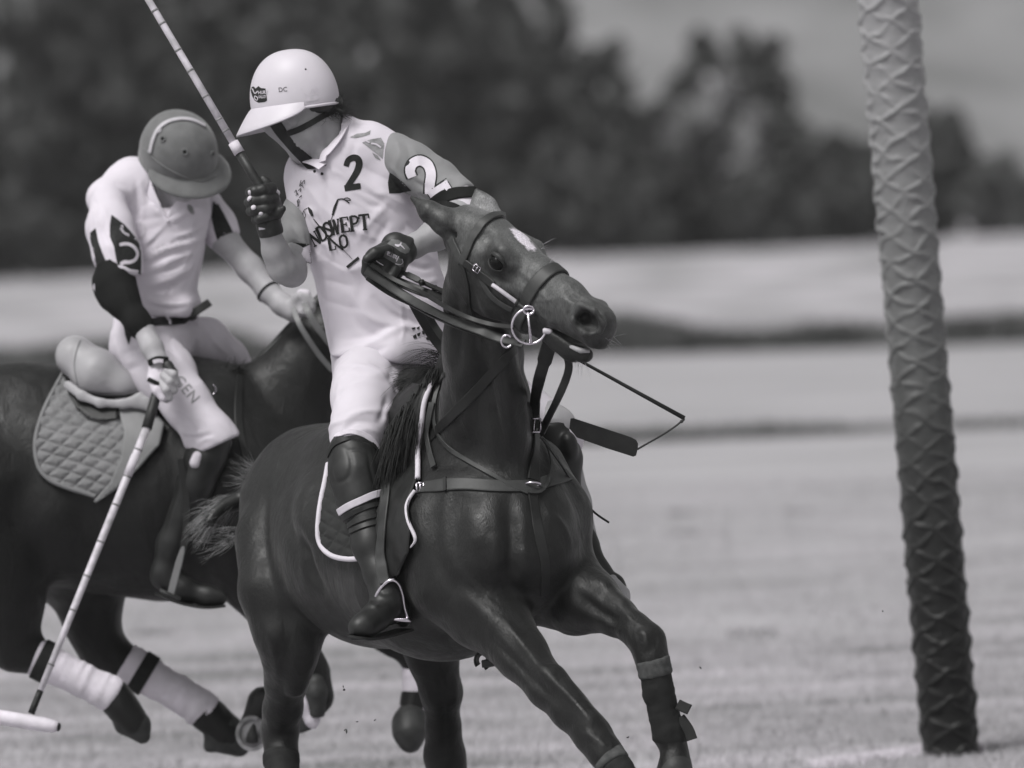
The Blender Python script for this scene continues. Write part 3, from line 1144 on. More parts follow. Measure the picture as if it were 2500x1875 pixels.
# ears
en = unit(np.cross(P(1006, 482, -.30) - P(1120, 548, -.37), [0, 1, .2]))
F.chain([(1132, 556, -.36, 32), (1085, 540, -.37, 32), (1048, 516, -.36, 24), (1004, 482, -.33, 5)], .02)
F.chain([(1118, 574, -.40, 9), (1078, 566, -.41, 10), (1040, 534, -.385, 8)], .012, None, -1)
F.chain([(1184, 530, -.29, 46), (1180, 508, -.28, 36), (1172, 486, -.275, 22), (1164, 466, -.27, 8)], .006, (np.array([0.15, 1, 0]), .5))
F.chain([(1186, 522, -.345, 22), (1174, 494, -.325, 10)], .012, None, -1)
hb = [H1(x, l, z) for x in (-.06, .64) for l in (-.12, .12) for z in (-.2, .12)] + [P(1000, 470, -.3), P(1160, 600, -.4)]
V1, F1 = F.mesh(.0105, [(np.min(hb, 0), np.max(hb, 0), .0048)])
V1 = relax(V1, F1, 2, .5)
N1 = vnormals(V1, F1)
# ears keep fine; the coat gets a very slight unevenness (muscle and vein)
V1 = sculpt(V1, F1, [
    ([(1243, 1200), (1247, 1330), (1246, 1470)], 22, -.016), ([(1130, 1200), (1110, 1290), (1120, 1390)], 26, -.008),
    ([(1322, 1190), (1312, 1290), (1330, 1400)], 22, -.010), ([(1160, 1230), (1165, 1290), (1180, 1340)], 40, .007), ([(1210, 1300), (1216, 1350), (1222, 1400)], 26, .006), ([(1285, 1330), (1284, 1370), (1276, 1430)], 26, .006),
    ([(1075, 1180), (1055, 1270), (1075, 1380), (1130, 1460)], 22, -.010), ([(1110, 1440), (1180, 1490), (1250, 1560)], 24, .008), ([(1155, 1530), (1230, 1590), (1300, 1660), (1370, 1720)], 11, -.007),
    ([(1215, 1500), (1290, 1590), (1350, 1660), (1410, 1720)], 14, .007), ([(1330, 1640), (1400, 1710), (1450, 1770)], 6, .004),
    ([(745, 1110), (712, 1190), (700, 1260), (716, 1330), (728, 1420)], 13, -.012), ([(770, 1130), (742, 1230), (748, 1330)], 22, .010), ([(665, 1160), (648, 1260), (652, 1370), (668, 1460)], 14, -.008),
    ([(728, 1281), (742, 1340), (760, 1400), (800, 1456)], 12, -.018), ([(800, 1190), (770, 1270), (775, 1340)], 28, .008), ([(690, 1480), (700, 1560), (704, 1620)], 10, -.006), ([(640, 1500), (672, 1600), (676, 1690)], 7, .005),
    ([(1400, 1440), (1460, 1490), (1530, 1530)], 14, -.010), ([(1450, 1400), (1500, 1450), (1550, 1510)], 16, .008), ([(1560, 1535), (1578, 1560), (1574, 1590)], 9, .005), ([(1600, 1548), (1602, 1580)], 6, -.004),
    ([(1110, 700), (1118, 820), (1112, 930)], 15, -.008), ([(1150, 770), (1178, 900), (1215, 1040), (1245, 1160)], 16, -.012), ([(1225, 880), (1245, 980), (1262, 1080)], 14, .008), ([(1105, 900), (1130, 990), (1170, 1080)], 20, .008),
    ([(1420, 1790), (1450, 1800), (1480, 1826)], 9, .005), ([(1070, 1640), (1084, 1740), (1086, 1830)], 7, -.006), ([(1110, 1640), (1112, 1720)], 7, .005),
    ([(1180, 668), (1225, 684), (1262, 705)], 8, -.004), ([(1250, 640), (1300, 690), (1340, 740)], 7, .004), ([(1230, 715), (1290, 760), (1330, 800)], 9, -.005), ([(1375, 700), (1415, 735), (1455, 750)], 6, -.003),
    ([(1388, 715), (1430, 728), (1465, 742)], 4, .003), ([(1240, 690), (1290, 730), (1320, 770), (1350, 790)], 3.5, .003), ([(1290, 730), (1330, 735), (1365, 725)], 3, .0025), ([(1222, 1500), (1300, 1610), (1352, 1690)], 4, .003), ([(1500, 1470), (1540, 1512), (1570, 1530)], 4, .003), ([(1130, 1400), (1170, 1440), (1230, 1500)], 5, .004), ([(1330, 1240), (1380, 1290), (1400, 1360)], 6, .004), ([(1380, 760), (1408, 778), (1420, 815)], 6, -.004), ([(1150, 690), (1165, 760), (1200, 810)], 10, -.006),
], .12, 1.3)
N1 = vnormals(V1, F1)
V1 = V1 + N1 * (0.0022 * fbm(V1 * 9, 3, 2) + 0.0007 * np.abs(vnoise(V1 * np.array([34, 34, 20]), 5)))[:, None]
B1 = bvh_of(V1, F1)


def coat(name, v, leg_shade_z0, leg_shade_z1, star=None):
    m = mat(name, v, .47, .36, .45, 5.5, .30, 1, sheen=.07, bdist=.004, detail=8, stretch=(1, 1, .45))
    nt = m.node_tree
    b = nt.nodes['Principled BSDF']
    # short hair: noise stretched along the body
    for n in nt.nodes:
        if n.type == 'TEX_NOISE' and n.inputs['Scale'].default_value == 1:
            n.inputs['Scale'].default_value = 240
    cr = [n for n in nt.nodes if n.type == 'VALTORGB'][0]
    tc = [n for n in nt.nodes if n.type == 'TEX_COORD'][0]
    sx = nt.nodes.new('ShaderNodeSeparateXYZ')
    nt.links.new(tc.outputs['Object'], sx.inputs[0])
    mr = nt.nodes.new('ShaderNodeMapRange')          # black-haired legs; the black carried up the belly is painted shade
    mr.inputs['From Min'].default_value = leg_shade_z0
    mr.inputs['From Max'].default_value = leg_shade_z1
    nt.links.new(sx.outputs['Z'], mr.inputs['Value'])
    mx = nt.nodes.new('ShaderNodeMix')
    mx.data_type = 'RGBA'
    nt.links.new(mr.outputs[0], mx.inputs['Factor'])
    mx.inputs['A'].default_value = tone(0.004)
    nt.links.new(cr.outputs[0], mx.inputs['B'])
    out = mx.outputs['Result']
    for c, r, val, soft in (star or []):
        vd = nt.nodes.new('ShaderNodeVectorMath')
        vd.operation = 'SUBTRACT'
        vd.inputs[1].default_value = tuple(c)
        nt.links.new(tc.outputs['Object'], vd.inputs[0])
        wz = nt.nodes.new('ShaderNodeTexNoise')
        wz.inputs['Scale'].default_value = 45
        wa = nt.nodes.new('ShaderNodeVectorMath')
        wa.operation = 'MULTIPLY_ADD'
        wa.inputs[1].default_value = (.022 * min(1, r[0][1] * 22),) * 3
        wb = nt.nodes.new('ShaderNodeVectorMath')
        wb.operation = 'SUBTRACT'
        wb.inputs[1].default_value = (.5, .5, .5)
        nt.links.new(tc.outputs['Object'], wz.inputs['Vector'])
        nt.links.new(wz.outputs['Color'], wb.inputs[0])
        nt.links.new(wb.outputs[0], wa.inputs[0])
        nt.links.new(vd.outputs[0], wa.inputs[2])
        vd = wa
        tot = None
        for axis, rad in r:
            dp = nt.nodes.new('ShaderNodeVectorMath')
            dp.operation = 'DOT_PRODUCT'
            dp.inputs[1].default_value = tuple(np.array(axis) / rad)
            nt.links.new(vd.outputs[0], dp.inputs[0])
            pw = nt.nodes.new('ShaderNodeMath')
            pw.operation = 'MULTIPLY'
            nt.links.new(dp.outputs['Value'], pw.inputs[0])
            nt.links.new(dp.outputs['Value'], pw.inputs[1])
            if tot is None:
                tot = pw
            else:
                a = nt.nodes.new('ShaderNodeMath')
                a.operation = 'ADD'
                nt.links.new(tot.outputs[0], a.inputs[0])
                nt.links.new(pw.outputs[0], a.inputs[1])
                tot = a
        nz = nt.nodes.new('ShaderNodeTexNoise')
        nz.inputs['Scale'].default_value = 90
        ma = nt.nodes.new('ShaderNodeMath')
        ma.operation = 'MULTIPLY_ADD'
        ma.inputs[1].default_value = 1.3
        nt.links.new(nz.outputs['Fac'], ma.inputs[0])
        nt.links.new(tot.outputs[0], ma.inputs[2])
        r2 = nt.nodes.new('ShaderNodeMapRange')
        r2.inputs['From Min'].default_value = 1.65 + soft
        r2.inputs['From Max'].default_value = 1.65 - soft
        nt.links.new(ma.outputs[0], r2.inputs['Value'])
        m2 = nt.nodes.new('ShaderNodeMix')
        m2.data_type = 'RGBA'
        nt.links.new(r2.outputs[0], m2.inputs['Factor'])
        nt.links.new(out, m2.inputs['A'])
        m2.inputs['B'].default_value = tone(val)
        out = m2.outputs['Result']
    rz = nt.nodes.new('ShaderNodeTexNoise')          # sweat and dust break up the shine
    rz.inputs['Scale'].default_value = 16
    rz.inputs['Detail'].default_value = 7
    rz.inputs['Roughness'].default_value = .65
    nt.links.new(tc.outputs['Object'], rz.inputs['Vector'])
    rr_ = nt.nodes.new('ShaderNodeMapRange')
    rr_.inputs['From Min'].default_value = .32
    rr_.inputs['From Max'].default_value = .68
    rr_.inputs['To Min'].default_value = .36
    rr_.inputs['To Max'].default_value = .66
    nt.links.new(rz.outputs['Fac'], rr_.inputs['Value'])
    nt.links.new(rr_.outputs[0], b.inputs['Roughness'])
    b1 = [n for n in nt.nodes if n.type == 'BUMP'][0]
    b2 = nt.nodes.new('ShaderNodeBump')              # skin folds over the muscle
    b2.inputs['Strength'].default_value = .35
    b2.inputs['Distance'].default_value = .02
    fz = nt.nodes.new('ShaderNodeTexNoise')
    fz.inputs['Scale'].default_value = 13
    fz.inputs['Detail'].default_value = 5
    fz.inputs['Distortion'].default_value = .8
    fm = nt.nodes.new('ShaderNodeMapping')
    fm.inputs['Scale'].default_value = (1, 1, .5)
    nt.links.new(tc.outputs['Object'], fm.inputs[0])
    nt.links.new(fm.outputs[0], fz.inputs['Vector'])
    nt.links.new(fz.outputs['Fac'], b2.inputs['Height'])
    nt.links.new(b2.outputs[0], b1.inputs['Normal'])
    gz = nt.nodes.new('ShaderNodeTexNoise')          # short hair lying down the body
    gz.inputs['Scale'].default_value = 330
    gz.inputs['Detail'].default_value = 3
    gm = nt.nodes.new('ShaderNodeMapping')
    gm.inputs['Scale'].default_value = (1, 1, .22)
    nt.links.new(tc.outputs['Object'], gm.inputs[0])
    nt.links.new(gm.outputs[0], gz.inputs['Vector'])
    gr = nt.nodes.new('ShaderNodeMapRange')
    gr.inputs['From Min'].default_value = .3
    gr.inputs['From Max'].default_value = .7
    gr.inputs['To Min'].default_value = .62
    gr.inputs['To Max'].default_value = 1.38
    nt.links.new(gz.outputs['Fac'], gr.inputs['Value'])
    sc = nt.nodes.new('ShaderNodeVectorMath')
    sc.operation = 'SCALE'
    nt.links.new(out, sc.inputs[0])
    nt.links.new(gr.outputs[0], sc.inputs['Scale'])
    nt.links.new(sc.outputs[0], b.inputs['Base Color'])
    return m


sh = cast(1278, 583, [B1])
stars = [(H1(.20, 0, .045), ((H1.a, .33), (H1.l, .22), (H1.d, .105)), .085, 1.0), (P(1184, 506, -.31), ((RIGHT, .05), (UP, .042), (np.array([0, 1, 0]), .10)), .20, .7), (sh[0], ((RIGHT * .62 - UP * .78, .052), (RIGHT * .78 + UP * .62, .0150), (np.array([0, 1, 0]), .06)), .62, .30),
         (H1(.192, .085, -.006), ((H1.a, .060), (H1.l, .07), (H1.d, .040)), .008, .7)]
for s in (1, -1):
    stars.append((H1(.541, .074 * s, .034), ((H1.a * .85 + H1.d * .5, .044), (H1.l, .05), (H1.d * .85 - H1.a * .5, .025)), .012, .25))
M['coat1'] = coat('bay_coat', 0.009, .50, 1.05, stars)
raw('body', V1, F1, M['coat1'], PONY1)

# eye
es = cast(1217, 641, [B1])
ec = es[0] + unit(EYE - es[0]) * -.0145
bm = bmesh.new()
bmesh.ops.create_uvsphere(bm, u_segments=24, v_segments=16, radius=.0255)
me = bpy.data.meshes.new('eye')
bm.to_mesh(me)
bm.free()
eo = link('eye', me, M['eye'], PONY1)
eo.location = Vector(ec) + eo.location
lid = MB()
for sg, rr in ((1, .0068), (-1, .0034)):
    L = []
    for t in np.linspace(-1, 1, 15):
        a = t * 1.3
        L.append(ec + H1.a * math.sin(a) * .0300 + H1.d * sg * math.cos(a) * (.0212 if sg > 0 else .0208) + H1.l * (.0165 - .010 * t * t) + H1.d * .002)
    lid.tube(L, [rr * (1.2 - .7 * abs(t)) for t in np.linspace(-1, 1, 15)], 8)
lid.build('eyelid', M['coat1'], PONY1)
# teeth and lip edge seen in the open mouth
mb = MB()
mb.tube([H1(.505, .030, -.088), H1(.540, .024, -.078), H1(.556, .006, -.070)], [.006, .008, .005], 8)
mb.build('lip', M['saddle'], PONY1)


def strands(mb, roots, dirs, L, bend, r, segs=6, sides=3, jit=.3, rng=RNG, curl=0.0):
    for p, d in zip(roots, dirs):
        l = L * rng.uniform(.6, 1.25)
        d = unit(np.array(d) + rng.normal(0, jit, 3))
        pts = [np.array(p, float)]
        cd = d
        ph = rng.uniform(0, 6.28)
        for s in range(segs):
            cd = unit(cd + np.array(bend) / segs + curl * np.array([math.cos(ph + s * 1.7), math.sin(ph + s * 1.3), math.sin(ph + s)]))
            pts.append(pts[-1] + cd * l / segs)
        mb.tube(pts, [r * (1 - .85 * i / segs) for i in range(segs + 1)], sides, cap=False)


# tail: a short bound tail with loose wisps, carried to the left of the rump
tl = MB()
core = pxpath([(640, 1170, .98), (596, 1216, 1.0), (560, 1232, .98), (528, 1252, .95), (508, 1282, .92)], 12)
tl.tube(core, list(np.linspace(.036, .018, len(core))), 10)
tl.build('tail_core', M['horsehair'], PONY1)
tl = MB()
rng = np.random.default_rng(5)
for k in range(420):
    t = rng.uniform(.25, 1) ** .7
    c = core[int(t * (len(core) - 1))]
    o = rng.normal(0, 1, 3)
    o = unit(o)
    strands(tl, [c + o * .02], [RIGHT * -.75 - UP * (.25 + .3 * t) + o * .42], .085, (-UP * .7 - RIGHT * .3), .0009, 7, 3, .16, rng, .20)
for k in range(60):
    p = P(570 + rng.uniform(-15, 25), 1300 + rng.uniform(-15, 25), .93)
    strands(tl, [p], [RIGHT * -.8 - UP * .25], .11, UP * .1, .0010, 5, 3, .22, rng, .12)
for k in range(90):
    u = rng.uniform(0, 1)
    p = P(632 - 22 * u, 1140 + 46 * u, .97)
    strands(tl, [p], [RIGHT * -.9 + UP * .35], .075, UP * .0 - RIGHT * .2, .0009, 5, 3, .4, rng, .2)
tl.build('tail', M['tail_hair'], PONY1)

# mane at the withers, blown over the near side
mn = MB()
for k in range(900):
    u = rng.uniform(0, 1)
    p = P(1088 - 70 * u + rng.uniform(-8, 8), 896 + 40 * u + rng.uniform(-10, 14), .02 + .16 * u)
    d = RIGHT * -.55 - UP * (.15 + .9 * rng.uniform(0, 1)) + np.array([0, -.35, 0])
    if k % 7 == 0:
        d = RIGHT * -1 + UP * .5
    strands(mn, [p], [d], .15 if k % 7 else .11, -UP * 1.3 - RIGHT * .2, .0014, 6, 3, .25, rng, .06)
for k in range(70):
    p = P(1080 + rng.uniform(-10, 6), 900 + rng.uniform(-45, 10), .06)
    strands(mn, [p], [RIGHT * -1.0 + UP * .45], .115, -UP * 1.2, .0008, 7, 3, .25, rng, .05)
for k in range(2600):     # long locks hanging along the shoulder
    u = rng.uniform(0, 1) ** .8
    lock = math.sin(u * 40) * 6
    p = P(1066 - 112 * u + rng.uniform(-12, 12), 905 + 150 * u + rng.uniform(-12, 12), -.03 + .0 * u + rng.uniform(-.03, .05))
    strands(mn, [p], [-UP * 1 - RIGHT * (.28 + .02 * lock) + np.array([0, -.10, 0])], .21, -UP * .5, .0017, 6, 3, .10, rng, .04)
mn.build('mane', M['horsehair'], PONY1)
# forelock wisps above the noseband side, whiskers on the muzzle
wk = MB()
for k in range(16):
    p = H1(.545 + rng.uniform(-.05, .02), rng.uniform(-.01, .03), -.112 + rng.uniform(-.004, .006))
    strands(wk, [p], [-UP * .9 + RIGHT * rng.uniform(-.2, .8)], .05, -UP * .3, .0007, 5, 3, .35, rng, .05)
for k in range(7):
    p = H1(.585, rng.uniform(-.03, .03), rng.uniform(-.03, .01))
    strands(wk, [p], [RIGHT * .9 - UP * rng.uniform(-.1, .5)], .04, -UP * .3, .0006, 5, 3, .3, rng)
for x, y in ((1330, 592), (1334, 600), (1345, 640), (1347, 634)):
    h = cast(x - 4, y + 4, [B1]) or cast(x - 14, y + 8, [B1])
    for k in range(2 if h else 0):
        strands(wk, [h[0]], [RIGHT * .8 + UP * .5], .035, RIGHT * .8, .0006, 5, 3, .3, rng, .1)
tag(wk.build('whiskers', M['whisker'], PONY1), kind='stuff')

# leg boots: felt wraps with cuffs
def tube_of(chain, parent, name, m, h=.006, extra=None, lab=None, wr=0.0):
    f = Field()
    f.chain(chain, .012)
    if extra:
        extra(f)
    a, b = np.array(P(*chain[0][:3])), np.array(P(*chain[-1][:3]))
    a2, b2 = np.array(P(*chain[1][:3])), np.array(P(*chain[-2][:3]))
    f.plane(a, a - a2, .006)
    f.plane(b, b - b2, .006)
    V, Fc = f.mesh(h)
    if wr:
        n = vnormals(V, Fc)
        ax = unit(b - a)
        s = (V - a) @ ax
        V = V + n * (wr * fbm(np.stack([s * 70, V[:, 0] * 14, V[:, 1] * 14], 1), 2, 4))[:, None]
    o = raw(name, V, Fc, m, parent)
    if lab:
        o['label'] = lab
    return o, V, Fc


tube_of([(1597, 1628, -.42, 41), (1608, 1690, -.42, 38), (1622, 1750, -.42, 37), (1634, 1790, -.42, 41), (1648, 1830, -.43, 33)], PONY1, 'leg_boot', M['boot_felt'], wr=.003)
tube_of([(1592, 1606, -.42, 44), (1602, 1652, -.42, 43)], PONY1, 'boot_cuff', M['cuff'], wr=.003)
tube_of([(1500, 1868, -.68, 42), (1540, 1930, -.72, 37), (1590, 2003, -.78, 41), (1606, 2030, -.79, 34)], PONY1, 'leg_boot', M['boot_felt'], wr=.003)
tube_of([(1470, 1826, -.65, 44), (1500, 1870, -.68, 44)], PONY1, 'boot_cuff', M['cuff'], wr=.003)
tube_of([(688, 1846, .68, 45), (689, 1900, .64, 42), (690, 1960, .60, 38), (692, 2050, .54, 42), (693, 2075, .50, 36)], PONY1, 'leg_boot', M['boot_felt'], wr=.003)
tube_of([(686, 1838, .69, 46), (688, 1868, .67, 46)], PONY1, 'boot_cuff', M['boot_felt'], wr=.003)
tube_of([(1095, 1900, .98, 47), (1096, 2000, .95, 39), (1096, 2060, .92, 42), (1096, 2085, .91, 37)], PONY1, 'leg_boot', M['boot_felt'], wr=.003)
# loose tabs on the far fore boot
mb = MB()
for (a, b, c) in (((1655, 1720), (1672, 1728), (1684, 1733)), ((1660, 1752), (1680, 1780), (1690, 1806))):
    mb.strap(pxpath([(*a, -.44), (*b, -.45), (*c, -.46)], 6), [[0, -1, 0.2]] * 7, .03, .006)
mb.build('boot_tab', M['boot_felt'], PONY1)


def hoof(parent, top, bot, r0, r1, m=None, toe=None):
    """horn capsule: widening downwards, cut flat and slanting at the sole"""
    top, bot = np.array(top), np.array(bot)
    ax = unit(bot - top)
    f = Field()
    f.cap(top, bot, r0 * .9, r1, .01)
    f.cap(top - ax * .03, top, r0 * .8, r0 * .95, .015)
    if toe is not None:
        f.cap(bot - ax * .01, bot - ax * .01 + np.array(toe), r1 * .92, r1 * .55, .02)
    f.plane(bot, ax, .014)
    V, Fc = f.mesh(.007)
    return raw('hoof', V, Fc, m or M['hoof'], parent)


hoof(PONY1, P(1650, 1872, -.45), P(1646, 1935, -.50), .046, .064)
hoof(PONY1, P(1640, 2078, -.81), P(1680, 2135, -.85), .046, .062)
hoof(PONY1, P(694, 2110, .45), P(694, 2168, .38), .046, .062)
hoof(PONY1, P(1096, 2095, .91), P(1096, 2150, .86), .046, .062)

# ================================================================ the far pony (profile, behind)
PONY2 = thing('polo_pony', 'far black pony galloping in profile behind the other, its hind legs in white bandages', 'horse', P(300, 2030, 2.0) * [1, 1, 0])
F = Field()
Y2 = 2.0
F.chain([(-190, 1170, Y2, 235), (20, 1165, Y2, 228), (200, 1185, Y2, 232), (400, 1195, Y2, 250), (560, 1190, Y2, 232)], .12, (np.array([0, 1.0, 0]), .86))
F.chain([(-140, 1000, Y2, 85), (60, 995, Y2, 75), (250, 1010, Y2, 70), (430, 975, Y2, 80), (540, 960, Y2, 70)], .12)
F.chain([(600, 1180, Y2 - .05, 175), (690, 1220, Y2, 140)], .10)
F.chain([(620, 1090, Y2, 150), (700, 985, Y2, 118), (780, 880, Y2, 98), (852, 790, Y2, 84)], .07, (np.array([0, 1.0, 0]), .62))
F.chain([(510, 1010, Y2 - .12, 90), (560, 1180, Y2 - .17, 110), (640, 1290, Y2 - .17, 95), (620, 1400, Y2 - .14, 90)], .09)
H2 = Head(P(872, 742, Y2), RIGHT * .42 - UP * .91, 0, .66)
F.prims += [] 
hf = Field()
H2.shape(F)
# near and far hind legs swung forward
F.chain([(-70, 1230, Y2 - .12, 210), (-30, 1380, Y2 - .16, 150), (10, 1480, Y2 - .18, 92), (20, 1540, Y2 - .18, 66), (36, 1585, Y2 - .18, 48), (75, 1597, Y2 - .18, 36),
         (180, 1648, Y2 - .18, 29), (278, 1698, Y2 - .18, 34), (306, 1736, Y2 - .18, 31), (328, 1765, Y2 - .18, 36)], .05)
F.chain([(60, 1260, Y2 + .10, 190), (175, 1360, Y2 + .12, 120), (215, 1440, Y2 + .14, 86), (225, 1520, Y2 + .14, 62), (248, 1580, Y2 + .14, 50), (300, 1616, Y2 + .14, 38),
         (400, 1672, Y2 + .14, 31), (500, 1738, Y2 + .14, 36), (530, 1762, Y2 + .14, 30), (560, 1790, Y2 + .14, 40)], .05)
F.chain([(120, 1250, Y2 - .20, 80), (160, 1340, Y2 - .16, 60)], .08)
# folded fore: knee low, hoof turned up behind; leading fore reaching on
F.chain([(640, 1420, Y2 - .14, 95), (700, 1530, Y2 - .12, 62), (760, 1640, Y2 - .1, 42), (772, 1700, Y2 - .1, 40), (752, 1730, Y2 - .08, 32), (690, 1712, Y2 - .02, 30), (642, 1714, Y2, 34), (632, 1750, Y2, 30), (620, 1775, Y2, 36)], .03)
F.chain([(690, 1390, Y2 + .12, 90), (830, 1480, Y2 + .12, 58), (960, 1560, Y2 + .12, 40), (1010, 1600, Y2 + .12, 32), (1015, 1680, Y2 + .12, 27), (1012, 1715, Y2 + .12, 32), (1004, 1760, Y2 + .1, 34)], .03)
V2, F2 = F.mesh(.012)
V2 = relax(V2, F2, 2, .5)
V2 = V2 + vnormals(V2, F2) * (0.003 * fbm(V2 * 8, 3, 12))[:, None]
B2 = bvh_of(V2, F2)
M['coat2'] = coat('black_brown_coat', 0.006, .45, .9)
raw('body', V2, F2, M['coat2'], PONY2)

def bandage(pts, name_seed, band, lab):
    def ex(f):
        pass
    o, V, Fc = tube_of(pts, PONY2, 'leg_bandage', M['bandage'], .007, None, lab, .004)
    a, b = P(*pts[0][:3]), P(*pts[-1][:3])
    bv = bvh_of(V, Fc)
    Q, N = ring(bv, a + (b - a) * band, b - a, 36, .3)
    mb = MB()
    mb.strap(Q, N, .046, .006, True)
    mb.build('bandage_band', M['boot_felt'], PONY2)
bandage([(68, 1593, Y2 - .18, 50), (120, 1620, Y2 - .18, 45), (200, 1660, Y2 - .18, 41), (262, 1690, Y2 - .18, 43), (288, 1702, Y2 - .18, 42)], 1, .19, 'white bandage on the near hind leg')
bandage([(303, 1616, Y2 + .14, 52), (360, 1650, Y2 + .14, 47), (430, 1690, Y2 + .14, 43), (490, 1728, Y2 + .14, 45), (516, 1744, Y2 + .14, 43)], 2, .22, 'white bandage on the far hind leg')
tube_of([(1010, 1606, Y2 + .12, 32), (1014, 1680, Y2 + .12, 30), (1012, 1722, Y2 + .12, 35), (1008, 1742, Y2 + .11, 34)], PONY2, 'leg_bandage', M['bandage'], .007, None, 'pale bandage on the leading fore leg', .003)
tube_of([(752, 1688, Y2 - .14, 24), (744, 1722, Y2 - .14, 20), (762, 1758, Y2 - .14, 18), (778, 1768, Y2 - .14, 15)], PONY2, 'leg_bandage', M['bandage'], .006, None, 'white strip on the folded fore leg', .002)
for chains in ([[(288, 1706, 33), (312, 1740, 33), (338, 1772, 29), (354, 1800, 13)], [(296, 1745, 20), (300, 1772, 17), (345, 1806, 8)], [(282, 1738, 8), (288, 1752, 12)]],
               [[(516, 1750, 33), (550, 1778, 36), (588, 1796, 28), (602, 1818, 14)], [(520, 1785, 26), (512, 1822, 12), (590, 1836, 9)], [(560, 1810, 30), (580, 1822, 22)]],):
    f = Field()
    yy = Y2 - .18 if chains[0][0][0] < 400 else Y2 + .14
    for ch in chains:
        f.chain([(x, y, yy, r) for x, y, r in ch], .02)
    V, Fc = f.mesh(.006)
    raw('hoof', relax(V, Fc, 1), Fc, M['hoof'], PONY2)
f = Field()
f.chain([(1008, 1738, Y2 + .11, 30), (1000, 1765, Y2 + .08, 38), (1000, 1792, Y2 + .05, 36), (1002, 1815, Y2 + .04, 22)], .03)
V, Fc = f.mesh(.007)
raw('hoof', V, Fc, M['hoof'], PONY2)
hoof(PONY2, P(772, 1690, Y2 - .16), P(776, 1752, Y2 - .16), .036, .024)
hoof(PONY2, P(736, 1758, Y2 - .12), P(746, 1786, Y2 - .12), .026, .030)
# upturned hoof sole with frog and shoe
mb = MB()
sc = P(616, 1790, Y2 - .06)
mb.tube([sc + np.array([0, .05, .0]), sc, sc + np.array([0, -.012, 0])], [.045, .053, .050], 24)
mb.build('hoof', M['sole'], PONY2)
mb = MB()
mb.strap([sc + RIGHT * .046 * math.cos(a) + UP * .050 * math.sin(a) + np.array([0, -.012, 0]) for a in np.linspace(1.2, 5.9, 20)], [[0, -1, 0]] * 20, .013, .006)
mb.build('horseshoe', M['sole'], PONY2)
mb = MB()
mb.tube([sc + np.array([0, -.012, 0]) + UP * .03 + RIGHT * .005, sc + np.array([0, -.020, 0]), sc + np.array([0, -.012, 0]) - UP * .025], [.004, .016, .020], 10)
mb.build('hoof_frog', M['hoof'], PONY2)
# hogged mane: a row of braid knots along the crest; wither tuft
mb = MB()
cr = spline([(606, 908), (640, 868), (680, 825), (720, 782), (760, 742), (792, 712)], 40)if False else spline([(606, 908, 0), (640, 868, 0), (680, 825, 0), (720, 782, 0), (760, 742, 0), (792, 712, 0)], 40)
for i, c in enumerate(cr):
    p = P(c[0] + 3, c[1] + 3, Y2)
    mb.tube([p - UP * .016 + RIGHT * .016, p, p + UP * .011 - RIGHT * .009], [.013, .014, .007], 8)
mb.build('mane', M['hair'], PONY2)
mb = MB()
for k in range(700):
    u = rng.uniform(0, 1)
    p = P(462 + 135 * u, 905 + 8 * math.sin(u * 3) + rng.uniform(-4, 20), Y2 - .05 + rng.uniform(-.04, .06))
    strands(mb, [p], [UP * .8 - RIGHT * .2], .05, -UP * 1.2 + RIGHT * .5, .0016, 5, 3, .4, rng, .1)
mb.build('wither_tuft', M['horsehair'], PONY2)
# ================================================================ helpers for people and tack
def part(f, name, m, parent, h=.006, folds=(), noise=0.0, rel=1, lab=None, nscale=14, slack=.1, crease=0.0, cdir=(0, 0, 1), cscale=9):
    V, Fc = f.mesh(h)
    V = relax(V, Fc, rel, .5)
    if folds:
        V = sculpt(V, Fc, folds, slack)
    if crease:
        cd = unit(cdir)
        q = V - 0.72 * (V @ cd)[:, None] * cd
        q = q * cscale + 0.35 * np.stack([fbm(V * 7, 2, 60), fbm(V * 7, 2, 61), fbm(V * 7, 2, 62)], 1)
        rg_ = np.clip(1 - np.abs(vnoise(q, 70)) * 2.6, 0, 1) ** 1.5 - .5 * np.clip(1 - np.abs(vnoise(q * 1.7 + 5, 71)) * 2.6, 0, 1) ** 1.5
        V = V + vnormals(V, Fc) * (crease * rg_ * np.clip(.6 + fbm(V * 5, 2, 72), .1, 1.2))[:, None]
    if noise:
        V = V + vnormals(V, Fc) * (noise * fbm(V * nscale, 3, 6))[:, None]
    o = raw(name, V, Fc, m, parent)
    if lab:
        o['label'] = lab
    return bvh_of(V, Fc), V, Fc


def strap_on(name, pts, bvhs, w, m, parent, th=.004, lift=.0, n=26, mb=None, face=None):
    Q, N = lay(pts, bvhs, n)
    if len(Q) < 2:
        return None
    if face is not None:
        N = [unit(x * .5 + np.array(face)) for x in N]
    b = mb or MB()
    b.strap(Q, N, w, th, lift=lift)
    return b if mb else b.build(name, m, parent)


def free_strap(name, pts, w, m, parent, th=.003, n=24, face=(0, -1, .25), mb=None, r=None):
    c = pxpath(pts, n)
    b = mb or MB()
    if r:
        b.tube(c, r, 8)
    else:
        b.strap(c, [face] * len(c), w, th)
    return b if mb else b.build(name, m, parent)


def buckle(name, pts, m, parent, r=.0022):
    """rectangular wire frame through four corner points (px, py, Y)"""
    c = [P(*p) for p in pts]
    c = c + c[:2]
    mb = MB()
    for a, b in zip(c[:4], c[1:5]):
        mb.tube([a, b], r, 8)
    mb.tube([(c[0] + c[1]) / 2, (c[2] + c[3]) / 2], r * .8, 6)
    return mb.build(name, m, parent)


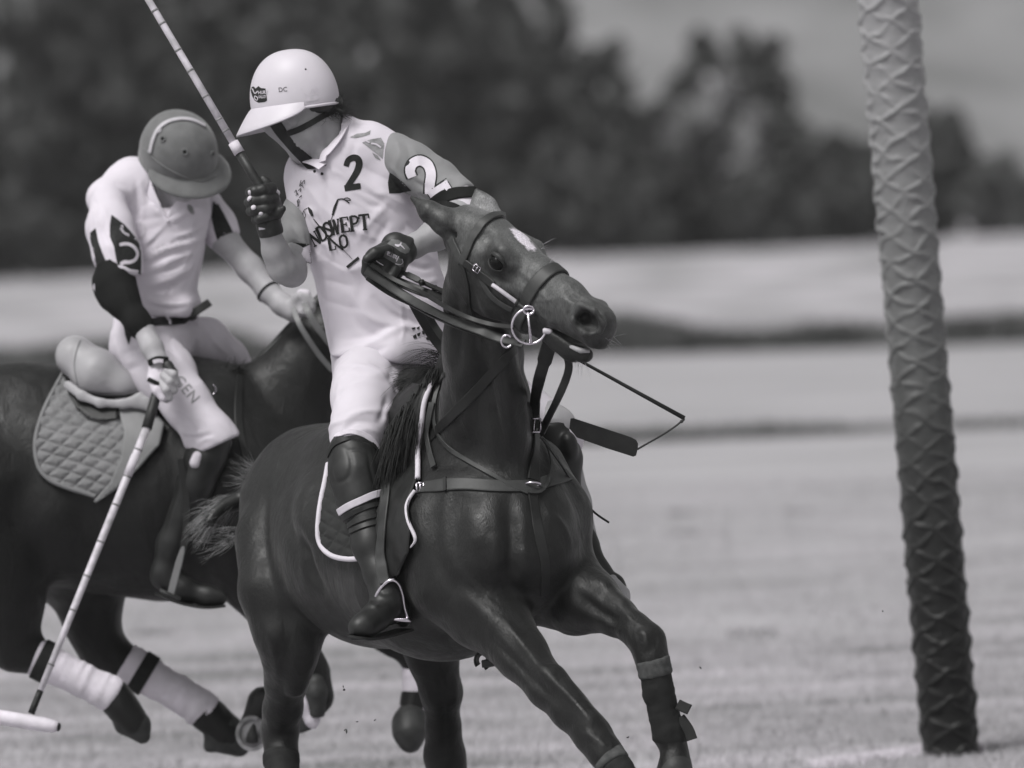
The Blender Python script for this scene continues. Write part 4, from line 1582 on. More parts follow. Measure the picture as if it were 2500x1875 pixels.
def helmet(parent, C, f, u, a, b, h, shell_m, peak_len, peak_drop, peak_m=None, span=82):
    f = unit(f)
    u = unit(np.array(u) - f * (np.array(u) @ f))
    r = np.cross(f, u)
    NAz, NE = 72, 22
    V, Fc = [], []
    for e in range(NE + 1):
        t = e / NE
        el = math.radians(-14 + 104 * t)
        ce, se = math.cos(el), math.sin(el)
        ce = math.copysign(abs(ce) ** .86, ce)
        for k in range(NAz):
            az = 2 * math.pi * k / NAz
            back = 1.0 + .03 * max(0, -math.cos(az))
            lo = .72 if el < 0 else 1.0
            V.append(C + f * a * back * ce * math.cos(az) + r * b * ce * math.sin(az) + u * h * se * lo)
    for e in range(NE):
        for k in range(NAz):
            k2 = (k + 1) % NAz
            Fc.append([e * NAz + k, e * NAz + k2, (e + 1) * NAz + k2, (e + 1) * NAz + k])
    # inside of the shell
    n0 = len(V)
    for e in range(NE + 1):
        for k in range(NAz):
            p = V[e * NAz + k]
            V.append(C + (p - C) * .94)
    for e in range(NE):
        for k in range(NAz):
            k2 = (k + 1) % NAz
            Fc.append([n0 + e * NAz + k, n0 + (e + 1) * NAz + k, n0 + (e + 1) * NAz + k2, n0 + e * NAz + k2])
    for k in range(NAz):
        k2 = (k + 1) % NAz
        Fc.append([k, n0 + k, n0 + k2, k2])
    Vn = np.array(V)
    sh = raw('helmet', Vn, Fc, shell_m, parent)
    bv = bvh_of(Vn[:n0], [q for q in Fc if max(q) < n0])
    # peak
    V, Fc = [], []
    m, nr = 44, 7
    for i in range(m + 1):
        az = math.radians(-span + 2 * span * i / m)
        w = max(0.0, math.cos(math.radians(az * 180 / math.pi * 88 / span))) ** .62
        out = unit(f * math.cos(az) / a + r * math.sin(az) / b)
        base = C + f * a * .985 * math.cos(az) + r * b * .985 * math.sin(az) - u * h * .13
        for q in range(nr):
            t = q / (nr - 1)
            p = base + (out * peak_len * t - u * peak_drop * (t ** 1.25)) * w + u * .012 * (1 - t)
            V.append(p)
    k0 = len(V)
    V += [p - u * .005 for p in V]
    for i in range(m):
        for q in range(nr - 1):
            a0 = i * nr + q
            Fc.append([a0, a0 + 1, a0 + nr + 1, a0 + nr])
            Fc.append([k0 + a0, k0 + a0 + nr, k0 + a0 + nr + 1, k0 + a0 + 1])
        e0 = i * nr + nr - 1
        Fc.append([e0, k0 + e0, k0 + e0 + nr, e0 + nr])
    raw('peak', V, Fc, peak_m or shell_m, sh if False else parent)
    bp = bvh_of(V, Fc)
    # rolled rim
    mb = MB()
    mb.tube([Vn[k % NAz] for k in range(NAz + 1)], .0045, 8, cap=False)
    mb.build('helmet_rim', peak_m or shell_m, parent)
    return bv, bp, (C, f, u, r)


# ================================================================ the near rider
R1 = thing('person', 'player in white helmet and white shirt numbered 2 raising a mallet, riding the near pony', 'person', P(955, 880, .38))
f = Field()
f.chain([(722, 248, .31, 82), (704, 272, .33, 76)], .03)
f.chain([(704, 296, .35, 48), (722, 335, .345, 36), (740, 374, .325, 23)], .025)
f.chain([(752, 310, .27, 42), (748, 340, .275, 36), (736, 374, .315, 26)], .03)
f.chain([(672, 308, .385, 9), (688, 336, .385, 9), (698, 342, .375, 11)], .010)
f.chain([(704, 356, .375, 8), (716, 366, .365, 9)], .010)
f.ball(713, 285, .216, 15, 25, 9, -14, .008)
f.ball(712, 285, .203, 8, 15, 6, -14, .005, -1)
f.chain([(768, 272, .34, 58), (792, 338, .345, 58), (812, 396, .34, 72)], .03)
f.chain([(742, 320, .29, 12), (778, 372, .27, 12), (788, 392, .27, 8)], .02)
f.chain([(835, 430, .37, 62), (900, 640, .40, 72), (955, 850, .40, 80)], .05)
f.chain([(770, 430, .37, 34), (950, 390, .33, 38)], .04)
# his right arm: sleeve, folded elbow, forearm up to the mallet; left arm to the reins
f.chain([(746, 440, .38, 32), (722, 560, .31, 29), (712, 664, .21, 35), (690, 655, .17, 34), (672, 612, .15, 31), (657, 562, .13, 24), (654, 535, .13, 24)], .022)
f.chain([(960, 385, .30, 48), (1060, 445, .25, 46), (1130, 508, .16, 43), (1118, 540, .10, 42), (1066, 572, .05, 37), (1008, 602, .0, 28), (985, 612, -.02, 26)], .022)
f.chain([(905, 880, .36, 80), (885, 1000, .14, 66), (868, 1110, .02, 54), (890, 1250, -.05, 42), (932, 1420, -.12, 24), (938, 1470, -.15, 22), (905, 1512, -.20, 14)], .03)
f.chain([(1010, 880, .42, 80), (1200, 970, .33, 66), (1355, 1070, .25, 52), (1400, 1230, .22, 40), (1450, 1400, .14, 28), (1490, 1440, .08, 22)], .03)
f.chain([(925, 870, .38, 90), (990, 870, .40, 90)], .04)
BB1, VB1, _ = part(f, 'body', M['skin'], R1, .0062, [([(690, 600), (705, 640), (716, 690)], 10, -.004), ([(760, 315), (790, 380)], 5, -.004), ([(800, 300), (800, 350), (795, 385)], 7, -.003),
    ([(1010, 592), (1060, 560)], 8, .003), ([(740, 345), (765, 385)], 6, -.006)])

# helmet
HC = P(718, 244, .31)
hb1, hp1, HF1 = helmet(R1, HC, -RIGHT * .93 - UP * .13 + np.array([0, .30, 0]), UP * .98 - RIGHT * .08 - np.array([0, .06, 0]), .131, .106, .148, M['helmet_white'], .056, .060, None, 118)
pr = Print([hb1], .0012)
pr.poly([(611, 213), (619, 211), (624, 216), (631, 210), (637, 215), (648, 216), (652, 245), (647, 249), (631, 251), (622, 246), (616, 236), (613, 226)], 6)
pr.build('helmet_sticker', M['black_print'], R1)
pr = Print([hb1], .0022)
pr.text('HURT', 630, 230, 8, -3, .8, .02)
pr.text('VALLEY', 631, 240, 7, -3, .55, .02)
pr.stroke([(616, 216), (622, 228), (629, 222)], 2.5)
pr.stroke([(622, 234), (629, 238), (627, 245), (621, 240), (622, 234)], 2.2)
pr.build('sticker_lettering', M['pale_print'], R1)
pr = Print([hb1], .0012)
pr.text('DC', 680, 225, 11, -6, .95)
pr.build('helmet_lettering', M['black_print'], R1)
pr = Print([hb1], .0012)
pr.poly([(745, 237), (777, 229), (779, 240), (773, 245), (748, 249)], 7)
pr.stroke([(735, 216), (744, 230), (752, 236), (748, 247)], 1.5)
pr.stroke([(752, 236), (757, 231), (764, 216), (768, 229), (772, 212), (776, 226)], 1.3)
pr.build('helmet_scuff', M['pale_print'], R1)
mb = MB()
for x, y in ((746, 165), (690, 117)):
    q = cast(x, y + 4, [hb1])
    if q:
        mb.tube([q[0] - q[1] * .001, q[0] + q[1] * .0015], .0025, 8)
mb.build('vent_hole', M['black_print'], R1)
# harness straps, hair
strap_on('chin_strap', [(668, 292), (684, 318), (706, 345), (736, 378), (762, 402), (772, 415)], [BB1], .038, M['strap_dark'], R1, .004, .001, face=(-.3, -.6, 0))
strap_on('side_strap', [(815, 270), (790, 282), (760, 300), (730, 316), (704, 326)], [BB1], .017, M['strap_dark'], R1, .004, .001)
f = Field()
f.ball(792, 254, .31, 46, 30, 62, -8, .02)
f.ball(758, 266, .245, 46, 16, 18, -14, .02)
f.ball(700, 268, .25, 26, 12, 20, 5, .02)
f.chain([(738, 266, .235, 10), (732, 290, .232, 6)], .01)
part(f, 'hair', M['hair'], R1, .005, noise=.004, nscale=60)
mb = MB()
rng = np.random.default_rng(3)
for k in range(420):
    u = rng.uniform(0, 1)
    p = P(776 + 70 * u + rng.uniform(-5, 5), 272 - 10 * u + rng.uniform(-16, 12), .25 + .12 * rng.uniform(0, 1))
    strands(mb, [p], [RIGHT * (.25 + .5 * u) - UP * .8], .045, RIGHT * .8 + UP * .6, .0009, 6, 3, .45, rng, .35)
for k in range(40):
    p = P(829 + rng.uniform(-4, 4), 246 + rng.uniform(-4, 8), .3)
    strands(mb, [p], [RIGHT * .6 + UP * .5], .03, UP * .9, .0009, 6, 3, .4, rng, .35)
mb.build('loose_hair', M['hair'], R1)

# shirt
f = Field()
fl = (np.array([0, 1.0, 0]), .74)
f.chain([(822, 425, .34, 112), (862, 530, .35, 124), (912, 640, .37, 138), (946, 760, .385, 145), (958, 850, .39, 150)], .06, fl)
f.chain([(768, 420, .36, 60), (820, 370, .35, 66), (900, 360, .33, 58), (968, 382, .31, 54)], .04)
f.chain([(822, 330, .35, 56), (818, 400, .35, 70)], .03)
f.chain([(960, 430, .31, 50), (940, 520, .33, 60)], .04)
f.chain([(745, 438, .35, 46), (748, 480, .34, 46)], .04)
f.chain([(850, 878, .30, 45), (960, 862, .26, 45), (1050, 845, .34, 45)], .04)
# neck hole and hem
f.chain([(762, 270, .33, 62), (792, 338, .335, 63), (806, 384, .325, 60)], .006, None, -1)
f.chain([(744, 372, .29, 40), (766, 402, .22, 22), (790, 416, .20, 7)], .006, None, -1)
f.plane(P(930, 882, .3), -UP * .99 + RIGHT * -.10, .006)
folds1 = [
    ([(985, 640), (1030, 655), (1062, 650)], 6, -.006), ([(1000, 680), (1040, 690), (1072, 680)], 6, .005), ([(1000, 715), (1045, 722), (1078, 712)], 5, -.005),
    ([(860, 470), (900, 500), (940, 505)], 7, -.005), ([(880, 440), (915, 470), (945, 478)], 6, .006), ([(1005, 520), (1030, 545), (1042, 560)], 5, .006), ([(990, 540), (1015, 562), (1036, 580)], 5, -.006), ([(1002, 505), (1028, 525), (1040, 545)], 4, -.005),
    ([(870, 600), (890, 560), (925, 520), (950, 490)], 9, .006), ([(905, 610), (930, 570), (955, 530)], 10, -.006), ([(895, 660), (880, 700), (878, 760)], 14, -.005), ([(855, 690), (900, 770), (990, 800), (1050, 810)], 11, .007),
    ([(840, 720), (880, 800), (960, 835)], 12, -.006), ([(905, 720), (960, 770), (1030, 790)], 8, -.006), ([(930, 700), (980, 745), (1040, 765)], 7, .006), ([(975, 745), (985, 800), (978, 840)], 4, .004), ([(985, 735), (1000, 780), (1040, 800)], 4, -.004),
    ([(800, 660), (796, 720), (806, 790), (815, 850)], 8, .006), ([(783, 640), (788, 700), (800, 750)], 7, -.006), ([(815, 860), (880, 850), (950, 815), (1010, 790)], 8, .007), ([(815, 880), (880, 872), (960, 840)], 7, -.006), ([(830, 830), (900, 820), (960, 790)], 8, -.004),
    ([(765, 520), (780, 560), (772, 620)], 9, -.010), ([(752, 505), (762, 530), (790, 580)], 6, .008), ([(790, 430), (800, 470), (795, 520)], 9, -.003), ([(770, 590), (800, 600), (812, 640)], 7, .005), ([(812, 480), (800, 540), (806, 600)], 12, -.003),
    ([(800, 415), (830, 425), (850, 445)], 4, .003), ([(848, 318), (838, 345), (812, 372)], 4, .005), ([(870, 330), (862, 370), (850, 400)], 7, -.003)]
SH1, VS1, FS1 = part(f, 'shirt', M['white_cloth'], R1, .0054, folds1, .0022, 1, nscale=11, crease=.0062, cdir=RIGHT * .8 + UP * -.5, cscale=10)
# collar band
Q = pxpath([(850, 302, .31), (832, 332, .262), (808, 362, .245), (792, 378, .242), (788, 395, .235)], 20)
mb = MB()
mb.strap(Q, [unit(np.array([-.75, -.6, .25]))] * len(Q), [.03] * len(Q), .004)
Q = pxpath([(788, 408, .232), (772, 398, .25), (752, 390, .275), (735, 388, .31), (722, 380, .36)], 16)
mb.strap(Q, [unit(np.array([-.1, -.7, .6]))] * len(Q), .030, .004)
mb.build('collar', M['white_cloth'], R1)
mb = MB()
for x, y in ((768, 418), (786, 424), (793, 402)):
    q = cast(x, y, [SH1])
    if q:
        mb.tube([q[0], q[0] + unit(EYE - q[0]) * .003], .0042, 10)
mb.build('button', M['strap_dark'], R1)
# sleeves
f = Field()
f.chain([(958, 380, .305, 58), (1010, 412, .28, 57), (1062, 446, .25, 54), (1120, 486, .19, 50)], .03)
f.plane(P(1128, 496, .18), P(1120, 486, .19) - P(1062, 446, .25), .006)
f.plane(P(938, 382, .3), RIGHT * -1 + UP * .12, .01)
SL1, _, _ = part(f, 'sleeve', M['grey_cloth'], R1, .0052, [([(960, 335), (975, 372), (962, 420)], 6, .005), ([(985, 345), (1000, 380), (985, 430)], 6, -.005), ([(1010, 362), (1022, 400), (1008, 440)], 5, .004), ([(950, 400), (975, 430), (1004, 462)], 5, .007),
    ([(1035, 380), (1050, 420)], 5, -.004), ([(1005, 425), (1030, 440), (1052, 450)], 4, .004), ([(1010, 440), (1035, 456), (1060, 470)], 4, -.004), ([(1080, 430), (1092, 455), (1085, 485)], 5, .005), ([(1020, 470), (1050, 490), (1090, 500)], 5, -.005), ([(960, 352), (980, 352), (1000, 362)], 7, .003)], .002, 1, crease=.004, cdir=-UP * .8 + RIGHT * .3, cscale=13)
f = Field()
f.chain([(744, 470, .37, 35), (728, 520, .335, 36), (718, 590, .285, 35), (724, 640, .25, 35)], .03)
f.chain([(724, 600, .28, 30), (746, 655, .245, 15)], .02)
f.plane(P(738, 632, .25), -UP * .8 - RIGHT * .55, .006)
SL2, _, _ = part(f, 'sleeve', M['grey_cloth'], R1, .0052, [([(706, 505), (730, 540), (752, 590)], 5, .006), ([(704, 530), (722, 565), (745, 600)], 5, -.006), ([(705, 575), (730, 592), (752, 596)], 5, .006), ([(708, 590), (728, 604), (748, 606)], 4, -.006), ([(712, 520), (742, 560), (756, 600)], 4, -.005), ([(720, 610), (740, 630), (758, 655)], 4, .005)], .002, 1, crease=.005, cdir=RIGHT - UP, cscale=14)
pr = Print([SL2], .0015)
pr.poly([(722, 614), (760, 596), (768, 630), (768, 668), (760, 662), (742, 640)], 6)
pr.build('sleeve_cuff', M['white_cloth'], R1)
pr = Print([SL2], .0012)
pr.poly([(714, 592), (756, 596), (724, 612), (716, 604)], 6)
pr.build('sleeve_stripe', M['black_print'], R1)
# printing on the shirt and sleeve
ptn = Print([SL1], .0012)
two = [(1006, 433), (1001, 416), (1008, 399), (1026, 392), (1044, 402), (1052, 424), (1049, 452), (1048, 474)]
ptn.stroke(two, 31)
ptn.stroke([(1046, 480), (1062, 470), (1080, 457), (1097, 446)], 28)
ptn.build('number_outline', M['black_print'], R1)
ptn = Print([SL1], .0022)
ptn.stroke(two, [21, 24, 24, 24, 24, 24, 22])
ptn.stroke([(1049, 480), (1062, 471), (1080, 459), (1096, 449)], 23)
ptn.build('sleeve_number', M['white_print'], R1)
pr = Print([SL1, SH1], .0012)
pr.poly([(951, 421), (962, 428), (985, 446), (1004, 466), (975, 472), (950, 472), (947, 446)], 7)
pr.build('sleeve_gusset', M['black_print'], R1)
pr = Print([SH1], .0012)
pr.stroke([(845, 406), (850, 392), (862, 385), (873, 388), (877, 400), (872, 418), (860, 438), (847, 458)], [13, 15, 16, 17, 17, 15, 14])
pr.stroke([(841, 460), (860, 457), (879, 454)], 15)
pr.stroke([(877, 448), (878, 460)], 6)
pr.build('chest_number', M['black_print'], R1)


def serif(pr, ch, x, y, h, ang, w=.62):
    """one fat slab-serif capital, h px tall, foot at (x, y)"""
    ca, sa = math.cos(math.radians(ang)), math.sin(math.radians(ang))
    def T(L):
        return [(x + (u * w * h) * ca + v * h * sa, y + (u * w * h) * sa - v * h * ca) for u, v in L]
    k = h * .20
    t = h * .09
    G = {'N': [([(.16, 0), (.16, 1)], t), ([(.16, .98), (.84, .03)], k), ([(.84, 0), (.84, 1)], t), ([(0, .98), (.34, .98)], t), ([(0, .02), (.34, .02)], t), ([(.68, .98), (1, .98)], t)],
         'D': [([(.2, 0), (.2, 1)], k), ([(.2, .97), (.62, .95), (.9, .72), (.9, .28), (.62, .05), (.2, .03)], k * .75)],
         'S': [([(.84, .78), (.6, .97), (.26, .92), (.16, .72), (.45, .54), (.78, .38), (.82, .16), (.5, .02), (.14, .18)], k * .8)],
         'W': [([(.05, .98), (.25, .02)], k), ([(.25, .02), (.46, .8)], t), ([(.46, .98), (.68, .02)], k), ([(.68, .02), (.92, .98)], t), ([(-.08, .98), (.2, .98)], t), ([(.36, .98), (.58, .98)], t), ([(.8, .98), (1.05, .98)], t)],
         'E': [([(.22, 0), (.22, 1)], k), ([(.05, .96), (.9, .96)], t), ([(.05, .04), (.92, .04)], t), ([(.22, .52), (.66, .52)], t), ([(.88, .98), (.88, .74)], t), ([(.9, .02), (.9, .28)], t), ([(.66, .64), (.66, .4)], t)],
         'P': [([(.22, 0), (.22, 1)], k), ([(.22, .97), (.68, .95), (.92, .76), (.68, .50), (.22, .48)], k * .7), ([(.02, .03), (.46, .03)], t)],
         'T': [([(.5, 0), (.5, 1)], k), ([(.0, .95), (1, .95)], k * .7), ([(.03, .98), (.03, .72)], t), ([(.97, .98), (.97, .72)], t), ([(.28, .03), (.72, .03)], t)],
         'L': [([(.22, 0), (.22, 1)], k), ([(.02, .97), (.44, .97)], t), ([(.05, .04), (.9, .04)], t), ([(.9, .02), (.9, .3)], t)],
         'O': [([(.5, .97), (.18, .78), (.14, .5), (.18, .2), (.5, .03), (.82, .2), (.86, .5), (.82, .78), (.5, .97)], k * .85)]}
    for pts, wd in G[ch]:
        pr.stroke(T(pts), wd)


pr = Print([SH1], .0012)
for ch, x, y, h, an in (('N', 767, 603, 34, -28), ('D', 781, 591, 36, -22), ('S', 794, 581, 36, -15), ('W', 809, 576, 38, -10), ('E', 832, 569, 38, -8), ('P', 855, 566, 38, -7), ('T', 879, 563, 39, -6)):
    serif(pr, ch, x, y, h, an, .64)
serif(pr, 'L', 803, 613, 32, -10, .6)
serif(pr, 'O', 829, 607, 33, -8, .72)
pr.build('chest_lettering', M['black_print'], R1)
pr = Print([SH1], .0019)
pr.stroke([(812, 526), (817, 508), (825, 487)], [5, 7, 4])
pr.stroke([(825, 487), (838, 486), (853, 496)], 3)
pr.stroke([(836, 487), (848, 483), (856, 489), (842, 489)], 2.5)
pr.stroke([(812, 526), (805, 546)], 1.6)
pr.stroke([(752, 506), (758, 516), (763, 528)], [3, 9, 5])
pr.stroke([(750, 508), (741, 515), (738, 530)], 1.6)
pr.stroke([(742, 516), (746, 526), (741, 538)], 1.4)
pr.stroke([(765, 534), (790, 565), (815, 592), (838, 610)], [2, 4, 5, 5])
pr.stroke([(838, 610), (850, 622), (860, 633)], 1.2)
pr.stroke([(847, 653), (860, 642), (876, 629)], 7)
for k, (x, y) in enumerate(((719, 470), (722, 478), (728, 466), (733, 452), (738, 446), (730, 483), (725, 492))):
    pr.stroke([(x, y), (x + 4 + k % 3, y - 6), (x + 5, y + 3 - k % 2 * 5)], 1.6)
pr.stroke([(735, 440), (731, 455), (737, 452), (741, 459)], 1.5)
pr.stroke([(726, 490), (728, 503), (726, 502)], 2.5)
pr.build('chest_emblem', M['black_print'], R1)
pr = Print([SH1], .0024)
pr.stroke([(851, 649), (860, 642), (872, 633)], 3.5)
pr.build('emblem_head', M['grey_print'], R1)
pr = Print([SH1, SL1], .0012)
for poly in ([(854, 335), (872, 326), (892, 324), (905, 318), (903, 328), (884, 334), (868, 337)], [(884, 348), (905, 340), (930, 336), (938, 350), (934, 388), (918, 374), (902, 362)], [(908, 372), (922, 380), (930, 392), (916, 386)]):
    pr.poly(poly, 8)
pr.build('shoulder_print', M['grey_print'], R1)
pr = Print([SH1], .0030)
pr.stroke([(906, 350), (918, 352), (930, 360)], 4)
pr.stroke([(890, 342), (902, 348)], 3)
pr.build('shoulder_print_gap', M['white_print'], R1)
pr = Print([SH1], .0016)
rg = np.random.default_rng(9)
for k in range(16):
    x, y = 1002 + rg.uniform(0, 48), 812 + rg.uniform(-14, 14) - k * .3
    pr.poly([(x, y), (x + rg.uniform(4, 10), y - rg.uniform(1, 6)), (x + rg.uniform(6, 12), y + rg.uniform(2, 7)), (x + 2, y + rg.uniform(3, 7))], 8)
pr.build('hem_print', M['black_print'], R1)

# elbow guard with two straps
f = Field()
f.chain([(1112, 484, .185, 46), (1136, 508, .155, 46), (1128, 532, .12, 45)], .02)
f.plane(P(1120, 492, .18), P(1096, 474, .2) - P(1135, 508, .155), .006)
EG1, _, _ = part(f, 'elbow_guard', M['breeches'], R1, .0055, (), .0015)
b = strap_on('x', [(1062, 500), (1086, 482), (1122, 472), (1168, 470)], [EG1, SL1, BB1], .044, M['dark_cloth'], R1, .005, .002, mb=MB())
b.build('guard_strap', M['dark_cloth'], R1) if b else None
b = strap_on('x', [(1058, 512), (1090, 508), (1118, 520), (1146, 540)], [EG1, SL1, BB1], .042, M['dark_cloth'], R1, .006, .003, mb=MB())
b.build('guard_strap', M['dark_cloth'], R1) if b else None
buckle('guard_buckle', [(1117, 477, .135), (1130, 479, .135), (1128, 490, .135), (1115, 488, .135)], M['steel'], R1, .0015)

# breeches
f = Field()
f.chain([(925, 862, .38, 108), (1000, 868, .40, 108)], .06, fl)
f.chain([(905, 880, .36, 92), (893, 970, .18, 80), (880, 1040, .07, 67), (866, 1110, .02, 62)], .04)
f.chain([(1010, 880, .42, 92), (1200, 962, .33, 80), (1300, 1030, .28, 68), (1366, 1070, .25, 60)], .04)
f.plane(P(864, 1128, .0), -UP, .008)
f.chain([(905, 1090, .06, 30), (925, 1170, .0, 14)], .02)
BR1, _, _ = part(f, 'breeches', M['breeches'], R1, .006, [
    ([(815, 900), (870, 893), (930, 915), (962, 955)], 6, .006), ([(900, 880), (950, 905), (978, 950)], 5, -.008), ([(818, 915), (850, 905), (900, 915)], 7, -.004), ([(835, 1040), (860, 1012), (900, 1004), (940, 1012)], 6, .005), ([(835, 1058), (870, 1030), (925, 1035)], 6, -.005),
    ([(850, 1068), (890, 1048), (930, 1060)], 5, .005), ([(945, 960), (938, 1000), (920, 1040)], 7, -.006), ([(960, 985), (940, 1010), (945, 1040)], 5, .006), ([(830, 950), (822, 970), (826, 1000)], 5, .003), ([(965, 860), (960, 905), (945, 935)], 9, -.006), ([(1000, 850), (980, 900), (985, 940)], 9, .006),
    ([(1010, 890), (985, 930), (960, 950)], 6, -.006)], .002, 1, nscale=12, crease=.0058, cdir=RIGHT + UP * .3, cscale=11)
# knee guard and boot (his right leg)
f = Field()
f.chain([(864, 1108, .01, 64), (870, 1160, -.02, 62), (880, 1220, -.045, 55), (890, 1278, -.06, 46)], .03)
f.ball(828, 1135, -.025, 25, 41, 26, 8, .012)
f.plane(P(866, 1072, .0), UP * 1 + RIGHT * .28, .006)
f.plane(P(886, 1262, -.05), -UP * .92 + RIGHT * .38, .006)
KG1, _, _ = part(f, 'knee_guard', M['leather'], R1, .005, [([(800, 1100), (808, 1145), (820, 1178), (850, 1165), (858, 1130), (848, 1100), (830, 1090)], 4, -.004), ([(842, 1101), (875, 1098), (900, 1108)], 3, -.003), ([(810, 1180), (822, 1225)], 3, .003), ([(898, 1100), (906, 1150), (920, 1200)], 4, -.004)], .001)
b = strap_on('x', [(802, 1112), (815, 1086), (846, 1072), (880, 1072), (912, 1088), (934, 1118)], [KG1, BR1], .018, M['dark_cloth'], R1, .004, .001, mb=MB())
b.build('guard_strap', M['strap_dark'], R1)
b = strap_on('x', [(820, 1066), (850, 1055), (880, 1058), (910, 1078), (932, 1110)], [KG1, BR1], .016, M['white_web'], R1, .004, .002, mb=MB())
b.build('guard_strap', M['white_web'], R1)
f = Field()
f.chain([(892, 1240, -.055, 50), (905, 1330, -.10, 43), (928, 1400, -.135, 37), (945, 1450, -.16, 36), (948, 1490, -.165, 36)], .03)
f.chain([(945, 1478, -.165, 35), (915, 1508, -.215, 33), (888, 1528, -.26, 29), (878, 1534, -.27, 26)], .025)
f.chain([(980, 1490, -.135, 26), (985, 1510, -.13, 22)], .02)
f.plane(P(930, 1556, -.2), -UP * 1 + RIGHT * -.12 , .004)
BT1, _, _ = part(f, 'boot', M['leather'], R1, .005, [([(898, 1470), (912, 1480), (930, 1478)], 4, .004), ([(905, 1462), (925, 1468)], 3, -.004), ([(925, 1440), (940, 1452), (960, 1448)], 4, .004)], .001)
mb = MB()
mb.strap(pxpath([(866, 1546, -.29), (880, 1556, -.285), (930, 1550, -.20), (990, 1534, -.13)], 14), [-UP] * 15, .068, .010)
mb.build('boot_sole', M['leather'], R1)
b = strap_on('x', [(826, 1252), (850, 1236), (880, 1222), (912, 1208), (940, 1202)], [KG1, BT1], .020, M['white_web'], R1, .004, .003, mb=MB())
b.build('guard_strap', M['white_web'], R1)
for yy in (0, 26, 44):
    b = strap_on('x', [(832, 1272 + yy), (860, 1252 + yy), (900, 1236 + yy), (940, 1228 + yy)], [KG1, BT1], .016, M['leather'], R1, .005, .001, mb=MB())
    if b:
        b.build('guard_strap', M['leather'], R1)
f = Field()
f.chain([(905, 1118, -.02, 13), (922, 1150, -.03, 15), (932, 1180, -.03, 8)], .01)
part(f, 'breeches_cuff', M['breeches'], R1, .004)
# his left knee and lower leg on the far side
f = Field()
f.chain([(1345, 1050, .235, 58), (1372, 1120, .215, 46), (1382, 1190, .20, 38)], .03)
f.ball(1390, 1090, .17, 22, 38, 26, -8, .012)
f.plane(P(1340, 1032, .2), UP * 1 + RIGHT * -.1, .006)
KG2, _, _ = part(f, 'knee_guard', M['leather'], R1, .0055, [([(1372, 1060), (1384, 1052), (1400, 1062)], 3, -.003)])
f = Field()
f.chain([(1330, 1022, .26, 50), (1358, 1040, .235, 50)], .02)
part(f, 'knee_guard_lining', M['saddle'], R1, .0055, [([(1340, 1035), (1365, 1030), (1392, 1040)], 3, -.003)])
f = Field()
f.chain([(1392, 1190, .21, 32), (1430, 1330, .17, 30), (1462, 1395, .13, 27), (1500, 1428, .08, 23), (1520, 1452, .05, 18)], .02)
part(f, 'boot', M['leather'], R1, .0055)
f = Field()
f.chain([(1496, 1418, .07, 16), (1520, 1450, .04, 16), (1528, 1462, .03, 12)], .015)
part(f, 'boot_toe', M['saddle'], R1, .005)

# gloves: right fist round the mallet grip
f = Field()
f.chain([(652, 500, .13, 34), (656, 530, .13, 27)], .012)
for i, (y, xl, xr) in enumerate(((462, 612, 662), (486, 608, 668), (508, 612, 670), (529, 624, 668))):
    r = (14, 13.5, 13, 11.5)[i]
    f.chain([(xr + 2, y - 3, .115, r), (xr - 20, y + 1, .082, r), (xl + 10, y + 5, .080, r * .98), (xl, y + 8, .105, r * .9), (xl + 6, y + 10, .130, r * .85)], .0035)
f.chain([(672, 500, .13, 16), (664, 470, .145, 15), (650, 446, .15, 13), (643, 438, .15, 11)], .006)
f.chain([(676, 522, .11, 15), (690, 510, .10, 9)], .006)
GL1, _, _ = part(f, 'glove', M['glove'], R1, .0034, (), .0009, 1, nscale=90)
f = Field()
f.chain([(655, 546, .13, 31), (660, 562, .13, 30), (664, 580, .135, 29)], .008)
f.plane(P(662, 576, .13), P(664, 580, .135) - P(655, 546, .13), .004)
part(f, 'glove_cuff', M['glove'], R1, .0036)
for x, y, r in ((604, 470, 7), (604, 484, 9), (614, 506, 8), (632, 522, 7), (673, 470, 9)):
    q = cast(x + 5, y, [GL1])
    if q:
        mb = MB()
        mb.tube([q[0] - q[1] * .002, q[0] + unit(q[1] + RIGHT * -.5) * .003], [r / 900, r / 1200], 10)
        mb.build('knuckle_pad', M['pale_print'], R1)
b = strap_on('x', [(634, 556), (655, 553), (676, 545), (690, 532)], [GL1, BB1], .014, M['white_web'], R1, .003, .001, mb=MB())
if b:
    b.build('glove_strap', M['white_web'], R1)
# left fist on the reins
f = Field()
f.chain([(985, 614, -.03, 34), (955, 628, -.055, 40), (925, 638, -.075, 38)], .014, (np.array([0, 1.0, 0]), .78))
f.chain([(960, 655, -.05, 30), (925, 662, -.07, 28)], .014)
for i, (x, y) in enumerate(((900, 632), (916, 646), (934, 658), (953, 668))):
    r = (14, 14, 13, 11.5)[i]
    f.chain([(x + 14, y - 12, -.085, r), (x - 2 + i * 1.5, y + 6, -.100, r * 1.02), (x - 5 + i * 3, y + 30 - i * 2, -.085, r * .95), (x + 2 + i * 3, y + 42 - i * 4, -.060, r * .85)], .004)
f.chain([(945, 612, -.10, 15), (915, 618, -.125, 14), (896, 632, -.13, 11)], .007)
GL2, _, _ = part(f, 'glove', M['glove'], R1, .0034, (), .0008, 1, nscale=90)
f = Field()
f.chain([(965, 602, -.035, 36), (990, 613, -.025, 35), (1003, 618, -.02, 33)], .01, (np.array([0, 1.0, 0]), .82))
f.plane(P(1000, 617, -.02), RIGHT * .93 - UP * .36, .004)
GC2, _, _ = part(f, 'glove_cuff', M['glove'], R1, .0036)
b = [GL2, GC2]
pr = Print(b, .0012)
pr.poly([(945, 595), (956, 584), (972, 585), (990, 595), (1002, 608), (998, 616), (990, 620), (978, 615), (962, 603)], 6)
